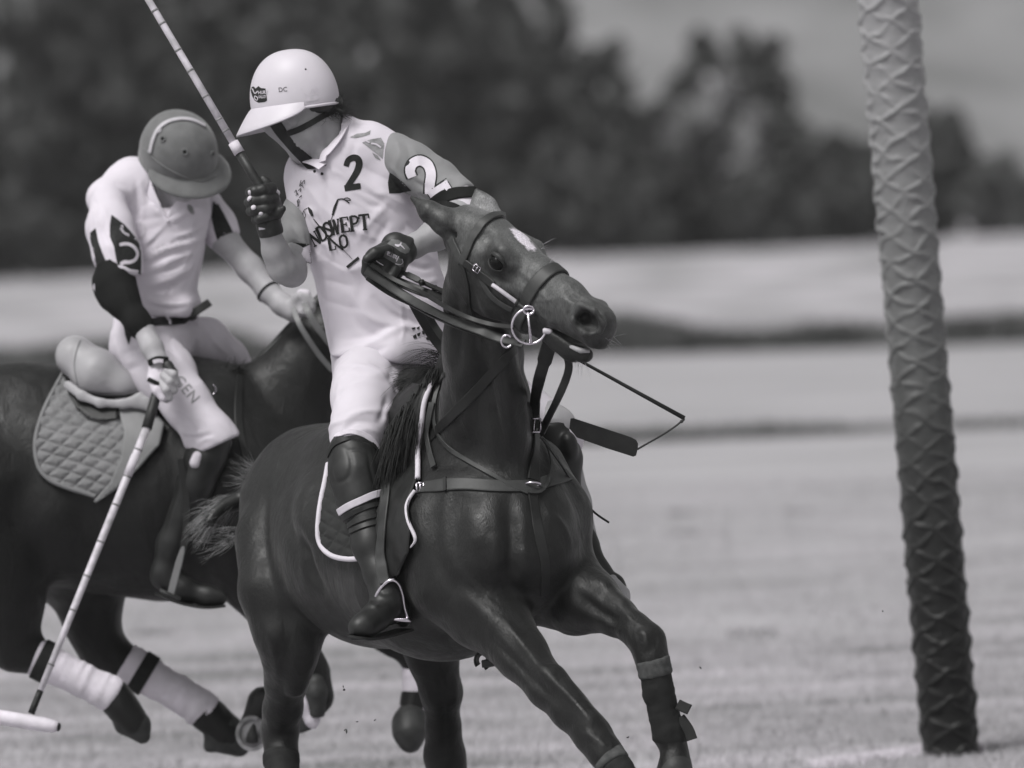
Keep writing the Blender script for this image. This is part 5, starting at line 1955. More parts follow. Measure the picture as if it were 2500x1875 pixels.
pr.poly([(936, 627), (942, 613), (952, 613), (972, 626), (985, 638), (986, 652), (978, 652), (958, 640)], 6)
pr.build('glove_patch', M['glove_grey'], R1)
pr = Print(b, .0021)
pr.text('hara', 975, 627, 13, 205, .95, .025)
pr.stroke([(965, 644), (978, 646), (984, 640), (981, 632)], 1.6)
pr.stroke([(964, 597), (972, 600), (978, 598), (988, 608)], [3, 6, 4, 2])
pr.stroke([(974, 600), (980, 592)], 3)
pr.stroke([(918, 636), (926, 642), (936, 648)], 2.2)
pr.build('glove_lettering', M['pale_print'], R1)

# ---------------------------------------------------------------- mallet of the near rider
ML1 = thing('polo_mallet', 'raised cane mallet with black grip in the white shirted player\'s gloved fist', 'mallet', P(640, 460, .13))


def cane(parent, a, b, r0, r1, name='shaft', m='cane'):
    mb = MB()
    mb.tube([a, a + (b - a) * .33, a + (b - a) * .66, b], [r0, r0 + (r1 - r0) * .33, r0 + (r1 - r0) * .66, r1], 14)
    return mb.build(name, M[m], parent)


ga_, gt_ = P(668, 508, .13), P(574, 356, .16)
top_ = ga_ + (P(352, -20, .22) - ga_) * 1.45
tp = gt_ + (top_ - gt_)
cane(ML1, gt_, tp, .0108, .0095)
ax = unit(tp - gt_)
for (x, y) in ((367, 27), (389, 57), (430, 123), (460, 174), (500, 237), (535, 293), (549, 323)):
    w = gt_ + ax * ((P(x, y, .18) - gt_) @ ax)
    mb = MB()
    mb.tube([w - ax * .003, w, w + ax * .003], [.0108, .0122, .0108], 14)
    mb.build('cane_node', M['node'], ML1)
mb = MB()
mb.tube([gt_ + ax * .012, gt_ - ax * .025], [.0155, .0165], 14)
mb.build('grip_tape', M['white_web'], ML1)
cane(ML1, gt_ - ax * .024, ga_ - ax * .03, .0135, .0150, 'grip', 'glove')
# the head above the frame
mb = MB()
hd = unit(np.cross(ax, [0.2, 1, .1]))
mb.tube([tp - hd * .12, tp - hd * .115, tp + hd * .115, tp + hd * .12], [.018, .024, .024, .018], 16)
mb.build('mallet_head', M['mallet_head'], ML1)
# ================================================================ tack of the near pony
def drape(name, poly, bvhs, m, parent, off=.010, quilt=None, cell=5.5, thick=.008):
    """a sheet lying on the body, cut to an outline; quilt = (pitch1, angle1, pitch2, angle2, height)"""
    bm = bmesh.new()
    vs = [bm.verts.new((p[0], p[1], 0)) for p in poly]
    for t in tessellate_polygon([[Vector((p[0], p[1], 0)) for p in poly]]):
        try:
            bm.faces.new([vs[i] for i in t])
        except ValueError:
            pass
    for _ in range(7):
        L = [e for e in bm.edges if e.calc_length() > cell * 1.4]
        if not L:
            break
        bmesh.ops.subdivide_edges(bm, edges=L, cuts=1)
        bmesh.ops.triangulate(bm, faces=bm.faces[:])
    bm.verts.index_update()
    V, ok = [], []
    last = None
    for v in bm.verts:
        h = cast(v.co.x, v.co.y, bvhs)
        ok.append(h is not None)
        if h is None:
            V.append(np.zeros(3))
            continue
        o = off
        if quilt:
            d = 1e9
            for pt, an in ((quilt[0], quilt[1]), (quilt[2], quilt[3])):
                a = math.radians(an)
                wob = 2.0 * math.sin(v.co.x * .021 + v.co.y * .017)
                s = (v.co.x * math.cos(a) + v.co.y * math.sin(a) + wob) / pt
                d = min(d, abs(s - round(s)) * pt)
            o += quilt[4] * (1 - math.exp(-(d / 5.0) ** 1.3))
        n = unit(h[1] + unit(EYE - h[0]) * .5)
        V.append(h[0] + n * o)
    Fc = [[v.index for v in f.verts] for f in bm.faces if all(ok[v.index] for v in f.verts)]
    bm.free()
    used = sorted({i for q in Fc for i in q})
    mp = {u: i for i, u in enumerate(used)}
    V = [V[u] for u in used]
    Fc = [[mp[i] for i in q] for q in Fc]
    # close the edge with a hem that turns in towards the body
    cnt = {}
    for q in Fc:
        for a, b in zip(q, q[1:] + q[:1]):
            cnt[(min(a, b), max(a, b))] = cnt.get((min(a, b), max(a, b)), 0) + 1
    n0 = len(V)
    V += [p + unit(p - EYE) * thick for p in V]
    for q in list(Fc):
        for a, b in zip(q, q[1:] + q[:1]):
            if cnt[(min(a, b), max(a, b))] == 1:
                Fc.append([a, a + n0, b + n0, b])
    Va = np.array(V)
    raw(name, Va, Fc, m, parent)
    return bvh_of(Va, Fc)


def piping(name, pts, bvhs, r, m, parent, lift=.008, n=60, taper=False):
    Q, N = lay(pts, bvhs, n)
    k = len(Q)
    rr = [r * (1 - .8 * max(0, i / k - .75) * 4 * taper) for i in range(k)]
    mb = MB()
    mb.tube([q + nn * lift for q, nn in zip(Q, N)], rr, 10)
    return mb.build(name, m, parent)


PAD1 = thing('saddle_pad', 'dark quilted saddle pad with white piping under the near rider', 'saddle pad', P(960, 1000, .35))
rear = [(808, 1140), (801, 1175), (792, 1215), (786, 1258), (784, 1295), (788, 1320), (800, 1341), (818, 1355), (842, 1363), (870, 1365), (900, 1362)]
pb1 = drape('pad', rear + [(925, 1362), (940, 1300), (930, 1200), (900, 1120), (850, 1110)], [B1], M['pad_dark'], PAD1, .012, (30, 33, 26, -62, .006))
piping('piping', rear, [B1], .0078, M['white_web'], PAD1, .014, 70)
front = [(1060, 940), (1044, 978), (1036, 1020), (1034, 1070), (1031, 1120), (1029, 1176)]
piping('piping', front, [B1], .0080, M['white_web'], PAD1, .016, 50)
piping('piping', [(1022, 1206), (1008, 1226), (1002, 1248), (1007, 1278), (1018, 1302), (1022, 1320), (1012, 1336)], [B1], .0055, M['pale_print'], PAD1, .016, 40, True)

SAD1 = thing('saddle', 'black leather polo saddle under the near rider', 'saddle', P(950, 930, .42))
f = Field()
f.chain([(900, 945, .55, 60), (960, 950, .38, 70), (1040, 930, .18, 60)], .04, (UP, .6))
f.chain([(880, 930, .62, 46), (900, 905, .62, 40)], .03)
part(f, 'seat', M['leather'], SAD1, .009)
FB1 = drape('flap', [(1052, 948), (1036, 1000), (1030, 1060), (1027, 1178), (1004, 1236), (1010, 1290), (1008, 1345), (985, 1400), (940, 1420), (915, 1400), (900, 1340), (900, 1200), (930, 1060), (970, 990), (1010, 945)], [B1], M['leather'], SAD1, .020, None, 9)
strap_on('stirrup_leather', [(946, 1075), (946, 1140), (944, 1210), (938, 1290), (931, 1350), (933, 1402), (940, 1425)], [BT1, KG1, FB1, B1], .032, M['strap'], SAD1, .005, .006)
mb = MB()
arch = pxpath([(914, 1480, -.185), (920, 1452, -.195), (936, 1428, -.20), (955, 1416, -.205), (972, 1424, -.20), (983, 1450, -.195), (988, 1482, -.19), (996, 1508, -.185)], 30)
mb.tube(arch, .0062, 10, (np.array([0, 1.0, 0]), 1.9))
mb.tube(pxpath([(928, 1508, -.17), (965, 1512, -.19), (1003, 1514, -.185)], 8), .007, 10, (np.array([0, 1.0, 0]), 2.2))
mb.build('stirrup_iron', M['steel'], SAD1)
# girth end hanging under the belly
mb = MB()
mb.strap([P(1178 + 17 * math.cos(a), 1612 + 20 * math.sin(a), -.18) for a in np.linspace(2.4, 7.6, 20)], [np.array([-math.cos(a), -.4, math.sin(a)]) for a in np.linspace(2.4, 7.6, 20)], .03, .006)
mb.strap(pxpath([(1186, 1630, -.20), (1205, 1626, -.22), (1232, 1622, -.24)], 6), [UP] * 7, .03, .022)
mb.build('girth_end', M['strap_dark'], SAD1)

BP1 = thing('breastplate', 'leather breastplate and martingale across the near pony\'s chest', 'breastplate', P(1301, 1182, -.3))
strap_on('chest_strap', [(1016, 1193), (1060, 1187), (1130, 1182), (1210, 1187), (1290, 1187), (1335, 1177), (1388, 1158)], [B1], .039, M['strap'], BP1, .005, .001, 50)
cq = cast(1025, 1193, [B1])
yb = cq[0][1] - .012
buckle('buckle', [(1034, 1178, yb), (1017, 1180, yb), (1018, 1209, yb), (1036, 1208, yb)], M['steel'], BP1, .0032)
strap_on('keeper', [(1088, 1170), (1090, 1200)], [B1], .012, M['strap_dark'], BP1, .006, .004, 6)
strap_on('neck_strap', [(1258, 850), (1200, 915), (1120, 998), (1060, 1058), (1018, 1103)], [B1], .030, M['strap_dark'], BP1, .004, .001, 40)
strap_on('martingale', [(1301, 1176), (1303, 1120), (1305, 1080), (1306, 1036)], [B1], .036, M['strap_dark'], BP1, .006, .004)
strap_on('martingale', [(1298, 1196), (1306, 1250), (1318, 1310), (1332, 1380), (1330, 1450)], [B1], .030, M['strap_dark'], BP1, .004, .001)
c = cast(1301, 1182, [B1])[0]
mb = MB()
mb.tube([c + RIGHT * .021 * math.cos(a) + UP * .006 * math.sin(a) + np.array([0, -.012 - .012 * math.sin(a), 0]) for a in np.linspace(0, 2 * math.pi, 26)], .0034, 8)
mb.build('ring', M['steel'], BP1)
cY = cast(1304, 1045, [B1])[0][1]
free_strap('martingale', [(1306, 1046, cY - .01), (1306, 990, cY - .03), (1316, 930, -.40), (1330, 880, -.47), (1342, 838, -.52)], [.030] * 9 + [.034] * 9 + [.042] * 7, M['strap_dark'], BP1, .006, 24)
free_strap('martingale', [(1322, 1056, cY - .02), (1338, 1024, cY - .05), (1362, 975, -.44), (1384, 922, -.48), (1390, 890, -.50), (1382, 858, -.52)], .024, M['strap_dark'], BP1, .006, 26, (-.5, -.8, 0))
buckle('buckle', [(1290, 1022, cY - .03), (1321, 1022, cY - .03), (1319, 1054, cY - .03), (1286, 1056, cY - .03)], M['steel'], BP1, .0026)
strap_on('neck_rein', [(1086, 914), (1066, 958), (1060, 1002), (1068, 1052), (1096, 1092), (1146, 1128), (1200, 1160), (1245, 1186), (1288, 1204)], [B1], .013, M['strap'], BP1, .005, .002, 60)
strap_on('neck_rein', [(1288, 1204), (1318, 1202), (1336, 1176), (1342, 1130), (1324, 1078)], [B1], .010, M['strap'], BP1, .005, .006, 30)
strap_on('short_strap', [(1058, 985), (1048, 1040), (1053, 1092), (1064, 1146)], [B1], .018, M['strap'], BP1, .004, .010, 24)
free_strap('loose_end', [(1320, 1068, -.28), (1360, 1120, -.20), (1405, 1190, -.10), (1445, 1245, -.08), (1487, 1276, -.08)], 1, M['strap_dark'], BP1, r=.0032)
free_strap('lace', [(1323, 1066, -.31), (1336, 1080, -.30), (1352, 1104, -.30), (1364, 1122, -.30)], 1, M['strap'], BP1, r=.0028)

BR = thing('bridle', 'dark leather bridle with steel bit rings and reins on the near pony', 'bridle', P(1240, 700, -.5))
strap_on('browband', [(1248, 541), (1228, 529), (1206, 528), (1182, 543), (1163, 566), (1150, 592), (1140, 618), (1128, 642)], [B1], .025, M['strap'], BR, .006, .003, 50)
strap_on('crownpiece', [(1128, 642), (1120, 622), (1110, 600), (1102, 584)], [B1], .024, M['strap'], BR, .005, .002)
strap_on('cheekpiece', [(1126, 634), (1150, 651), (1176, 672), (1206, 695)], [B1], .022, M['strap_dark'], BR, .006, .003)
Q, N = lay([(1206, 695), (1232, 713), (1258, 730), (1268, 738)], [B1], 16)
mb = MB()
mb.tube([q + n * .008 for q, n in zip(Q, N)], .0062, 10)
mb.build('cheek_rope', M['cane'], BR)
Q, N = lay([(1262, 734), (1274, 742), (1290, 757)], [B1], 10)
mb = MB()
mb.tube([q + n * .010 for q, n in zip(Q, N)], [.0095] * 3 + [.006] * (len(Q) - 3), 10)
mb.build('rope_keeper', M['strap'], BR)
yb = cast(1166, 660, [B1])[0][1] - .013
buckle('buckle', [(1160, 644, yb), (1174, 655, yb), (1166, 668, yb), (1153, 658, yb)], M['steel'], BR, .0012)
strap_on('throat_lash', [(1128, 642), (1140, 690), (1146, 740), (1157, 790), (1176, 828)], [B1], .013, M['strap_dark'], BR, .004, .002)
strap_on('curb_strap', [(1172, 672), (1184, 697), (1200, 722), (1224, 742), (1250, 756)], [B1], .015, M['strap'], BR, .004, .002)
Q, N = ring(B1, H1(.325, 0, -.03), H1.a, 48, .3, H1.d)
mb = MB()
mb.strap([q + n * .001 for q, n in zip(Q, N)], N, .040, .007, True)
mb.build('noseband', M['strap'], BR)
bc = cast(1292, 797, [B1])[0]
by = bc[1] - .020
mb = MB()
mb.tube([P(1292 + 42 * math.cos(a), 797 + 43 * math.sin(a), by) for a in np.linspace(0, 2 * math.pi, 40)], .0040, 8)
mb.build('bit_ring', M['steel'], BR)
mb = MB()
mb.tube([P(1291 + 13 * math.cos(a), 757 + 10 * math.sin(a), by - .004) for a in np.linspace(0, 2 * math.pi, 24)], .0038, 8)
mb.tube([P(1289, 762, by - .004), P(1293, 800, by - .006), P(1296, 838, by - .004)], .0044, 8)
mb.build('bit_cheek', M['steel'], BR)
mb = MB()
mb.tube([P(1325, 808, by - .003), P(1329, 808, by - .003), P(1343, 809, by - .004), P(1348, 809, by - .004)], [.006, .0085, .0085, .005], 12)
mb.build('bit_knob', M['cane'], BR)
mb = MB()
mb.tube([P(1237 + 13 * math.cos(a), 833 + 15 * math.sin(a), by) for a in np.linspace(.6, 5.6, 22)], .0032, 8)
mb.build('rein_ring', M['steel'], BR)
# reins
free_strap('rein', [(893, 660, -.125), (930, 684, -.125), (990, 724, -.15), (1050, 757, -.24), (1105, 783, -.40), (1167, 806, -.48), (1221, 826, -.50), (1280, 840, by)], .026, M['strap'], BR, .005, 44, (.15, -1, .35))
free_strap('rein', [(905, 646, -.13), (960, 682, -.135), (1031, 716, -.20), (1085, 748, -.37), (1140, 775, -.47), (1200, 793, -.50), (1256, 800, by)], .014, M['strap_dark'], BR, .005, 40, (.15, -1, .35))
free_strap('rein', [(898, 676, -.10), (950, 712, -.11), (1010, 742, -.15), (1060, 770, -.24), (1110, 792, -.395), (1170, 812, -.465), (1215, 828, -.48)], .022, M['strap_dark'], BR, .005, 40, (.15, -1, .2))
free_strap('rein', [(930, 668, -.08), (985, 694, -.07), (1040, 716, -.10), (1090, 730, -.18), (1130, 742, -.25)], .028, M['strap_dark'], BR, .005, 30, (.15, -1, .35))
free_strap('rein', [(975, 664, -.06), (1000, 674, -.06), (1032, 690, -.08), (1060, 703, -.12), (1095, 718, -.20)], [.012] * 5 + [.018] * 6 + [.012] * 20, M['strap_dark'], BR, .008, 24, (.1, -1, .3))
mb = MB()
for x, y in ((1030, 690), (1062, 704)):
    mb.tube([P(x - 5, y - 2, -.105), P(x, y, -.11), P(x + 5, y + 2, -.105)], [.007, .011, .007], 10)
mb.build('rein_keeper', M['strap_dark'], BR)
free_strap('rein_bight', [(1008, 735, -.12), (1030, 775, -.09), (1055, 815, -.06), (1080, 848, -.06), (1096, 868, -.10)], .034, M['strap_dark'], BR, .004, 24, (-.5, -1, .1))
free_strap('rein_bight', [(1036, 746, -.15), (1052, 780, -.12), (1068, 806, -.12), (1092, 838, -.16)], .020, M['strap_dark'], BR, .004, 20, (-.3, -1, .1))

WH = thing('riding_whip', 'thin dark riding whip with wrist cord and flat leather flapper beside the rider\'s far knee', 'whip', P(1560, 1000, -.15))
mb = MB()
mb.tube([P(1352, 846, -.12), P(1435, 891, -.15), P(1560, 960, -.17), P(1671, 1021, -.19)], [.004, .0046, .0056, .0066], 10)
mb.build('rod', M['strap_dark'], WH)
mb = MB()
mb.tube(pxpath([(1671, 1021, -.19), (1664, 1029, -.19), (1658, 1033, -.19), (1650, 1040, -.19), (1620, 1060, -.18), (1580, 1083, -.17), (1556, 1097, -.17)], 20), [.0022, .005, .004, .0058, .004] + [.0030] * 14 + [.003] * 2, 8)
mb.build('wrist_cord', M['strap'], WH)
bm = bmesh.new()
pl = [(1393, 1022), (1400, 1021), (1470, 1044), (1540, 1067), (1553, 1074), (1558, 1083), (1557, 1096), (1553, 1112), (1546, 1115), (1480, 1094), (1408, 1068), (1390, 1046)]
a = [P(x, y, -.16) for x, y in pl]
n = len(a)
V = a + [p + np.array([0, .012, 0]) for p in a]
raw('flapper', V, [list(range(n))[::-1], list(range(n, 2 * n))] + [[i, (i + 1) % n, n + (i + 1) % n, n + i] for i in range(n)], M['leather'], WH, smooth=False)
bm.free()
# ================================================================ tack of the far pony
PAD2 = thing('saddle_pad', 'grey diamond quilted saddle pad on the far pony', 'saddle pad', P(200, 1000, 1.9))
po = [(157, 914), (135, 952), (112, 998), (98, 1032), (89, 1066), (86, 1100), (89, 1128), (99, 1152), (116, 1170), (138, 1183), (170, 1194), (205, 1203), (236, 1211)]
drape('pad', po + [(262, 1198), (300, 1160), (318, 1100), (300, 1020), (280, 960), (200, 920)], [B2], M['pad_grey'], PAD2, .014, (30, 47, 27, -70, .009), 5)
piping('piping', po, [B2], .0072, M['pad_grey'], PAD2, .016, 80)
SAD2 = thing('saddle', 'pale tan leather polo saddle with high cantle on the far pony', 'saddle', P(250, 900, 1.95))
drape('panel', [(154, 925), (190, 950), (230, 975), (290, 985), (292, 1030), (250, 1036), (215, 1028), (185, 1005), (165, 968)], [B2], M['leather'], SAD2, .030, None, 8, .02)
drape('flap', [(262, 976), (330, 985), (372, 1003), (402, 1040), (390, 1090), (345, 1140), (305, 1180), (262, 1210), (236, 1226), (230, 1222), (270, 1178), (296, 1120), (304, 1062), (290, 1005)], [B2], M['saddle_edge'], SAD2, .026, None, 8)
f = Field()
f.chain([(186, 876, 1.86, 45), (238, 912, 1.82, 55), (300, 938, 1.80, 34), (350, 956, 1.79, 14)], .03)
f.chain([(186, 872, 2.12, 45), (238, 905, 2.10, 50), (320, 930, 2.05, 40)], .03)
f.chain([(182, 868, 1.86, 42), (182, 866, 2.12, 42)], .03)
f.chain([(240, 925, 1.86, 45), (240, 925, 2.10, 45)], .05)
SEAT2, _, _ = part(f, 'seat', M['saddle'], SAD2, .007, [([(185, 838), (178, 880), (185, 930)], 4, -.004), ([(195, 950), (240, 966), (300, 966), (350, 950)], 5, -.007)], .001, 2)
piping('seat_seam', [(196, 832), (186, 860), (182, 895), (190, 940)], [SEAT2], .0022, M['saddle_edge'], SAD2, .0008, 30)
piping('seat_welt', [(160, 925), (188, 948), (225, 962), (270, 968), (320, 964), (352, 952)], [SEAT2], .0035, M['strap_dark'], SAD2, .001, 40)
f = Field()
f.chain([(166, 940, 1.80, 12), (200, 966, 1.77, 12), (245, 984, 1.75, 11), (300, 986, 1.75, 11), (345, 978, 1.75, 20), (364, 986, 1.74, 17), (376, 1006, 1.735, 9)], .012, (np.array([0, 1.0, 0]), .45))
part(f, 'skirt', M['saddle'], SAD2, .005)
free_strap('stirrup_leather', [(440, 1120, 1.60), (456, 1230, 1.585), (450, 1330, 1.575), (432, 1390, 1.57), (418, 1446, 1.57)], [.022] * 18 + [.018] * 4 + [.016] * 3, M['strap_dark'], SAD2, .005, 24)
free_strap('stirrup_leather', [(448, 1334, 1.572), (434, 1385, 1.565), (417, 1450, 1.565)], [.006, .012, .016, .018, .020, .022, .022, .022, .022, .022, .022, .022, .022][:13], M['saddle_edge'], SAD2, .005, 12)
mb = MB()
mb.tube(pxpath([(392, 1441, 1.57), (410, 1450, 1.56), (440, 1463, 1.57)], 8), .007, 8, (np.array([0, 1.0, 0]), 2))
mb.build('stirrup_iron', M['strap'], SAD2)
BRD2 = thing('bridle', 'plain leather reins and neck straps of the far pony', 'bridle', P(740, 800, 1.85))
free_strap('rein', [(716, 752, 1.84), (728, 785, 1.80), (746, 818, 1.80), (780, 868, 1.82), (812, 905, 1.84)], .017, M['saddle_edge'], BRD2, .004, 20)
free_strap('rein', [(742, 736, 1.84), (752, 760, 1.80), (772, 796, 1.80), (800, 832, 1.82), (830, 870, 1.84)], .020, M['saddle_edge'], BRD2, .004, 20)
strap_on('neck_strap', [(586, 918), (580, 990), (586, 1060), (600, 1120), (604, 1180)], [B2], .026, M['strap_dark'], BRD2, .005, .001)
strap_on('chest_strap', [(500, 1120), (560, 1130), (640, 1128), (720, 1110)], [B2], .030, M['strap_dark'], BRD2, .005, .001)
q = cast(520, 951, [B2])
if q:
    mb = MB()
    mb.tube([P(519 + 8 * math.cos(t), 951 + 11 * math.sin(t), q[0][1] - .01) for t in np.linspace(-1.6, 1.6, 12)], .0022, 6)
    mb.build('dee_ring', M['steel'], BRD2)

# ================================================================ the far rider
R2 = thing('person', 'player in grey helmet looking down on the far pony, black panels on his white sleeves', 'person', P(375, 815, 1.96))
f = Field()
f.chain([(440, 378, 1.95, 70), (434, 402, 1.94, 62)], .03)
f.chain([(430, 432, 1.915, 46), (440, 466, 1.885, 31), (438, 490, 1.885, 19)], .025)
f.chain([(458, 466, 1.855, 7), (462, 480, 1.848, 8)], .01)
f.chain([(454, 488, 1.88, 7), (444, 492, 1.88, 7)], .01)
f.chain([(404, 440, 1.93, 26), (426, 484, 1.91, 18)], .02)
f.chain([(412, 440, 1.96, 50), (392, 505, 1.97, 56)], .03)
f.chain([(375, 540, 1.99, 66), (376, 760, 1.99, 62)], .04)
f.chain([(262, 480, 1.88, 40), (280, 660, 1.72, 38), (300, 735, 1.66, 36), (345, 795, 1.61, 26), (372, 850, 1.57, 25), (387, 884, 1.55, 21), (392, 905, 1.55, 24)], .022)
f.chain([(500, 505, 2.06, 38), (548, 585, 2.02, 33), (610, 655, 1.97, 31), (655, 712, 1.93, 26), (690, 744, 1.90, 25), (716, 760, 1.885, 27)], .022)
f.chain([(375, 815, 2.0, 60), (350, 850, 1.92, 58), (455, 985, 1.71, 44), (520, 1080, 1.65, 40), (470, 1190, 1.65, 36), (408, 1400, 1.67, 26)], .03)
f.chain([(400, 815, 2.02, 60), (440, 815, 2.09, 52), (530, 872, 2.17, 32), (600, 930, 2.22, 34), (580, 1100, 2.26, 34), (560, 1300, 2.26, 26)], .03)
# bare left fist on the reins
for i, (x, y) in enumerate(((742, 722), (752, 734), (752, 748), (744, 762))):
    f.chain([(722, 748 + i * 4, 1.875, 12), (x - 8, y, 1.84, 10), (x + 10, y + 3, 1.84, 9), (x + 10, y + 12, 1.86, 8)], .004)
f.chain([(712, 744, 1.87, 12), (724, 726, 1.86, 10), (736, 718, 1.85, 8)], .006)
BB2, _, _ = part(f, 'body', M['skin2'], R2, .0066)
mb = MB()
Q, N = ring(BB2, P(655, 712, 1.93), P(690, 744, 1.90) - P(610, 655, 1.97), 30, .12)
mb.strap(Q, N, .008, .004, True)
mb.build('wrist_band', M['dark_cloth'], R2)
f = Field()
f.chain([(735, 716, 1.85, 11), (748, 718, 1.85, 10), (742, 726, 1.85, 10)], .01)
part(f, 'finger_tape', M['white_web'], R2, .004)

HC2 = P(436, 376, 1.93)
hb2, hp2, HF2 = helmet(R2, HC2, RIGHT * .66 - UP * .50 - np.array([0, .56, 0]), UP * .78 - np.array([0, .56, 0]) + RIGHT * .10, .132, .119, .140, M['helmet_grey'], .058, .022, M['helmet_grey'], 88)
Q, N = lay([(368, 372), (376, 340), (388, 316), (410, 299), (440, 292), (470, 295), (498, 308)], [hb2], 40)
mb = MB()
mb.strap(Q, N, .014, .004, lift=.003)
mb.build('helmet_band', M['helmet_trim'], R2)
for x, y in ((398, 339), (451, 371), (518, 376), (388, 318)):
    q = cast(x, y, [hb2])
    if q is None:
        continue
    n = unit(q[1])
    u_ = unit(np.cross(n, [0.3, .2, .9]))
    w_ = np.cross(n, u_)
    mb = MB()
    mb.tube([q[0] + n * .002 + (u_ * math.cos(t) + w_ * math.sin(t)) * .0085 for t in np.linspace(0, 2 * math.pi, 22)], .0030, 8, cap=False)
    o = mb.build('vent_eyelet', M['helmet_grey'] if y != 318 else M['helmet_trim'], R2)
    mb = MB()
    mb.tube([q[0] - n * .001, q[0] + n * .0012], [.0066, .0066], 12)
    mb.build('vent_hole', M['dark_cloth'], o)
    o.children[0].location = (0, 0, 0)
    o.children[0].location = Vector((0, 0, 0))
piping('brim_seam', [(352, 362), (380, 392), (424, 420), (462, 436), (494, 443), (528, 430)], [hb2, hp2], .0024, M['helmet_grey'], R2, .001, 40)

# shirt
f = Field()
fl2 = (np.array([0, 1.0, 0]), .76)
f.chain([(372, 520, 1.98, 116), (386, 590, 1.965, 107), (378, 660, 1.955, 98), (370, 720, 1.955, 94), (378, 752, 1.955, 98)], .05, fl2)
f.chain([(262, 486, 1.88, 52), (320, 450, 1.96, 56), (410, 455, 2.01, 58), (500, 505, 2.06, 40)], .045)
f.chain([(420, 500, 1.94, 70), (470, 520, 1.98, 44)], .04)
f.chain([(468, 742, 1.95, 22), (440, 752, 1.90, 26), (330, 765, 1.90, 30)], .03)
f.chain([(414, 425, 1.95, 56), (396, 480, 1.95, 58)], .008, None, -1)
f.chain([(404, 470, 1.86, 46), (406, 505, 1.84, 22), (411, 538, 1.84, 4)], .008, None, -1)
f.plane(P(380, 776, 1.95), -UP, .006)
fo = [([(343, 640), (400, 610), (470, 590), (500, 570)], 5, .007), ([(345, 655), (400, 630), (470, 606)], 5, -.007), ([(345, 668), (410, 640), (480, 615)], 4, .006), ([(345, 682), (400, 664), (478, 632)], 5, -.006), ([(350, 700), (420, 680), (474, 650)], 5, .007), ([(360, 715), (420, 700), (470, 675)], 6, -.007),
      ([(420, 580), (470, 566), (500, 548)], 4, .007), ([(420, 592), (465, 578), (498, 560)], 4, -.006), ([(350, 600), (380, 575), (410, 540)], 5, .006), ([(348, 615), (375, 590), (400, 560)], 4, -.006), ([(415, 555), (460, 530), (505, 515)], 5, -.005), ([(418, 545), (460, 515), (490, 505)], 5, .006),
      ([(330, 440), (335, 500), (330, 560)], 5, -.006), ([(342, 430), (350, 500), (345, 545)], 5, .005), ([(360, 440), (375, 500), (400, 535)], 6, .004), ([(290, 470), (300, 510), (320, 545)], 6, -.005), ([(350, 720), (380, 740), (430, 745), (475, 735)], 6, .007), ([(352, 735), (400, 752), (460, 748)], 5, -.006), ([(420, 690), (410, 720), (420, 740)], 6, -.005)]
SH2, _, _ = part(f, 'shirt', M['white_cloth'], R2, .0056, fo, .0025, 1, crease=.0075, cdir=RIGHT * .9 + UP * .4, cscale=11)
mb = MB()
Q = pxpath([(352, 420, 1.92), (364, 455, 1.885), (380, 495, 1.862), (400, 526, 1.858), (410, 542, 1.86)], 20)
mb.strap(Q, [unit(np.array([-.5, -.8, .2]))] * len(Q), [.028] * 12 + [.02] * (len(Q) - 12), .005)
Q = pxpath([(412, 542, 1.86), (424, 512, 1.855), (440, 490, 1.86), (462, 476, 1.88)], 16)
mb.strap(Q, [unit(np.array([.3, -.8, .3]))] * len(Q), .018, .005)
mb.build('collar', M['white_cloth'], R2)
# near sleeve (white with black panels), black under-sleeve
f = Field()
f.chain([(262, 484, 1.86, 45), (270, 560, 1.79, 54), (286, 620, 1.745, 56), (300, 664, 1.72, 48)], .03)
f.plane(P(302, 676, 1.72), -UP * 1 + RIGHT * .1, .006)
SV2, _, _ = part(f, 'sleeve', M['white_cloth'], R2, .0058, [([(235, 520), (250, 580), (278, 650)], 6, -.007), ([(228, 500), (240, 560), (256, 610)], 5, .006), ([(262, 520), (256, 570), (270, 600)], 6, -.006), ([(272, 570), (284, 600), (286, 640)], 5, .005), ([(250, 500), (262, 540), (262, 580)], 5, .005)], .003, 1, crease=.006, cdir=-UP + RIGHT * .3, cscale=10)
f = Field()
f.chain([(276, 640, 1.72, 42), (284, 700, 1.69, 46), (300, 735, 1.66, 39), (336, 786, 1.615, 30), (358, 814, 1.60, 28)], .03)
f.chain([(256, 690, 1.72, 28), (268, 730, 1.69, 26)], .03)
f.plane(P(358, 812, 1.6), P(360, 814, 1.60) - P(338, 788, 1.615), .005)
US2, _, _ = part(f, 'under_sleeve', M['dark_cloth'], R2, .006, [([(300, 690), (310, 720), (330, 760)], 5, .003)], .003)
pr = Print([SV2], .0015)
pr.poly([(272, 524), (286, 534), (304, 548), (322, 568), (338, 587), (344, 610), (345, 640), (344, 672), (330, 664), (310, 660), (288, 652), (282, 625), (279, 604), (268, 578), (268, 550)], 7)
pr.poly([(220, 568), (233, 557), (240, 590), (250, 618), (262, 645), (274, 662), (270, 674), (240, 672), (230, 650), (232, 628), (224, 600), (220, 585)], 7)
pr.build('sleeve_panel', M['black_print'], R2)
pr = Print([SV2], .0024)
pr.stroke([(292, 598), (304, 595), (318, 597), (330, 606), (336, 620), (330, 634), (316, 640), (304, 640), (294, 645)], [8, 8, 8, 8, 7, 8, 9, 10, 7])
pr.stroke([(288, 652), (300, 652), (318, 660), (338, 663)], [10, 8, 6, 7])
pr.stroke([(302, 668), (320, 676), (342, 676)], 11)
for k, (x, y) in enumerate(((293, 560), (297, 566), (303, 571), (309, 574), (295, 553))):
    pr.stroke([(x, y), (x + 4, y - 3), (x + 5, y + 3)], 2.4)
pr.build('sleeve_number', M['white_print'], R2)
pr = Print([US2], .002)
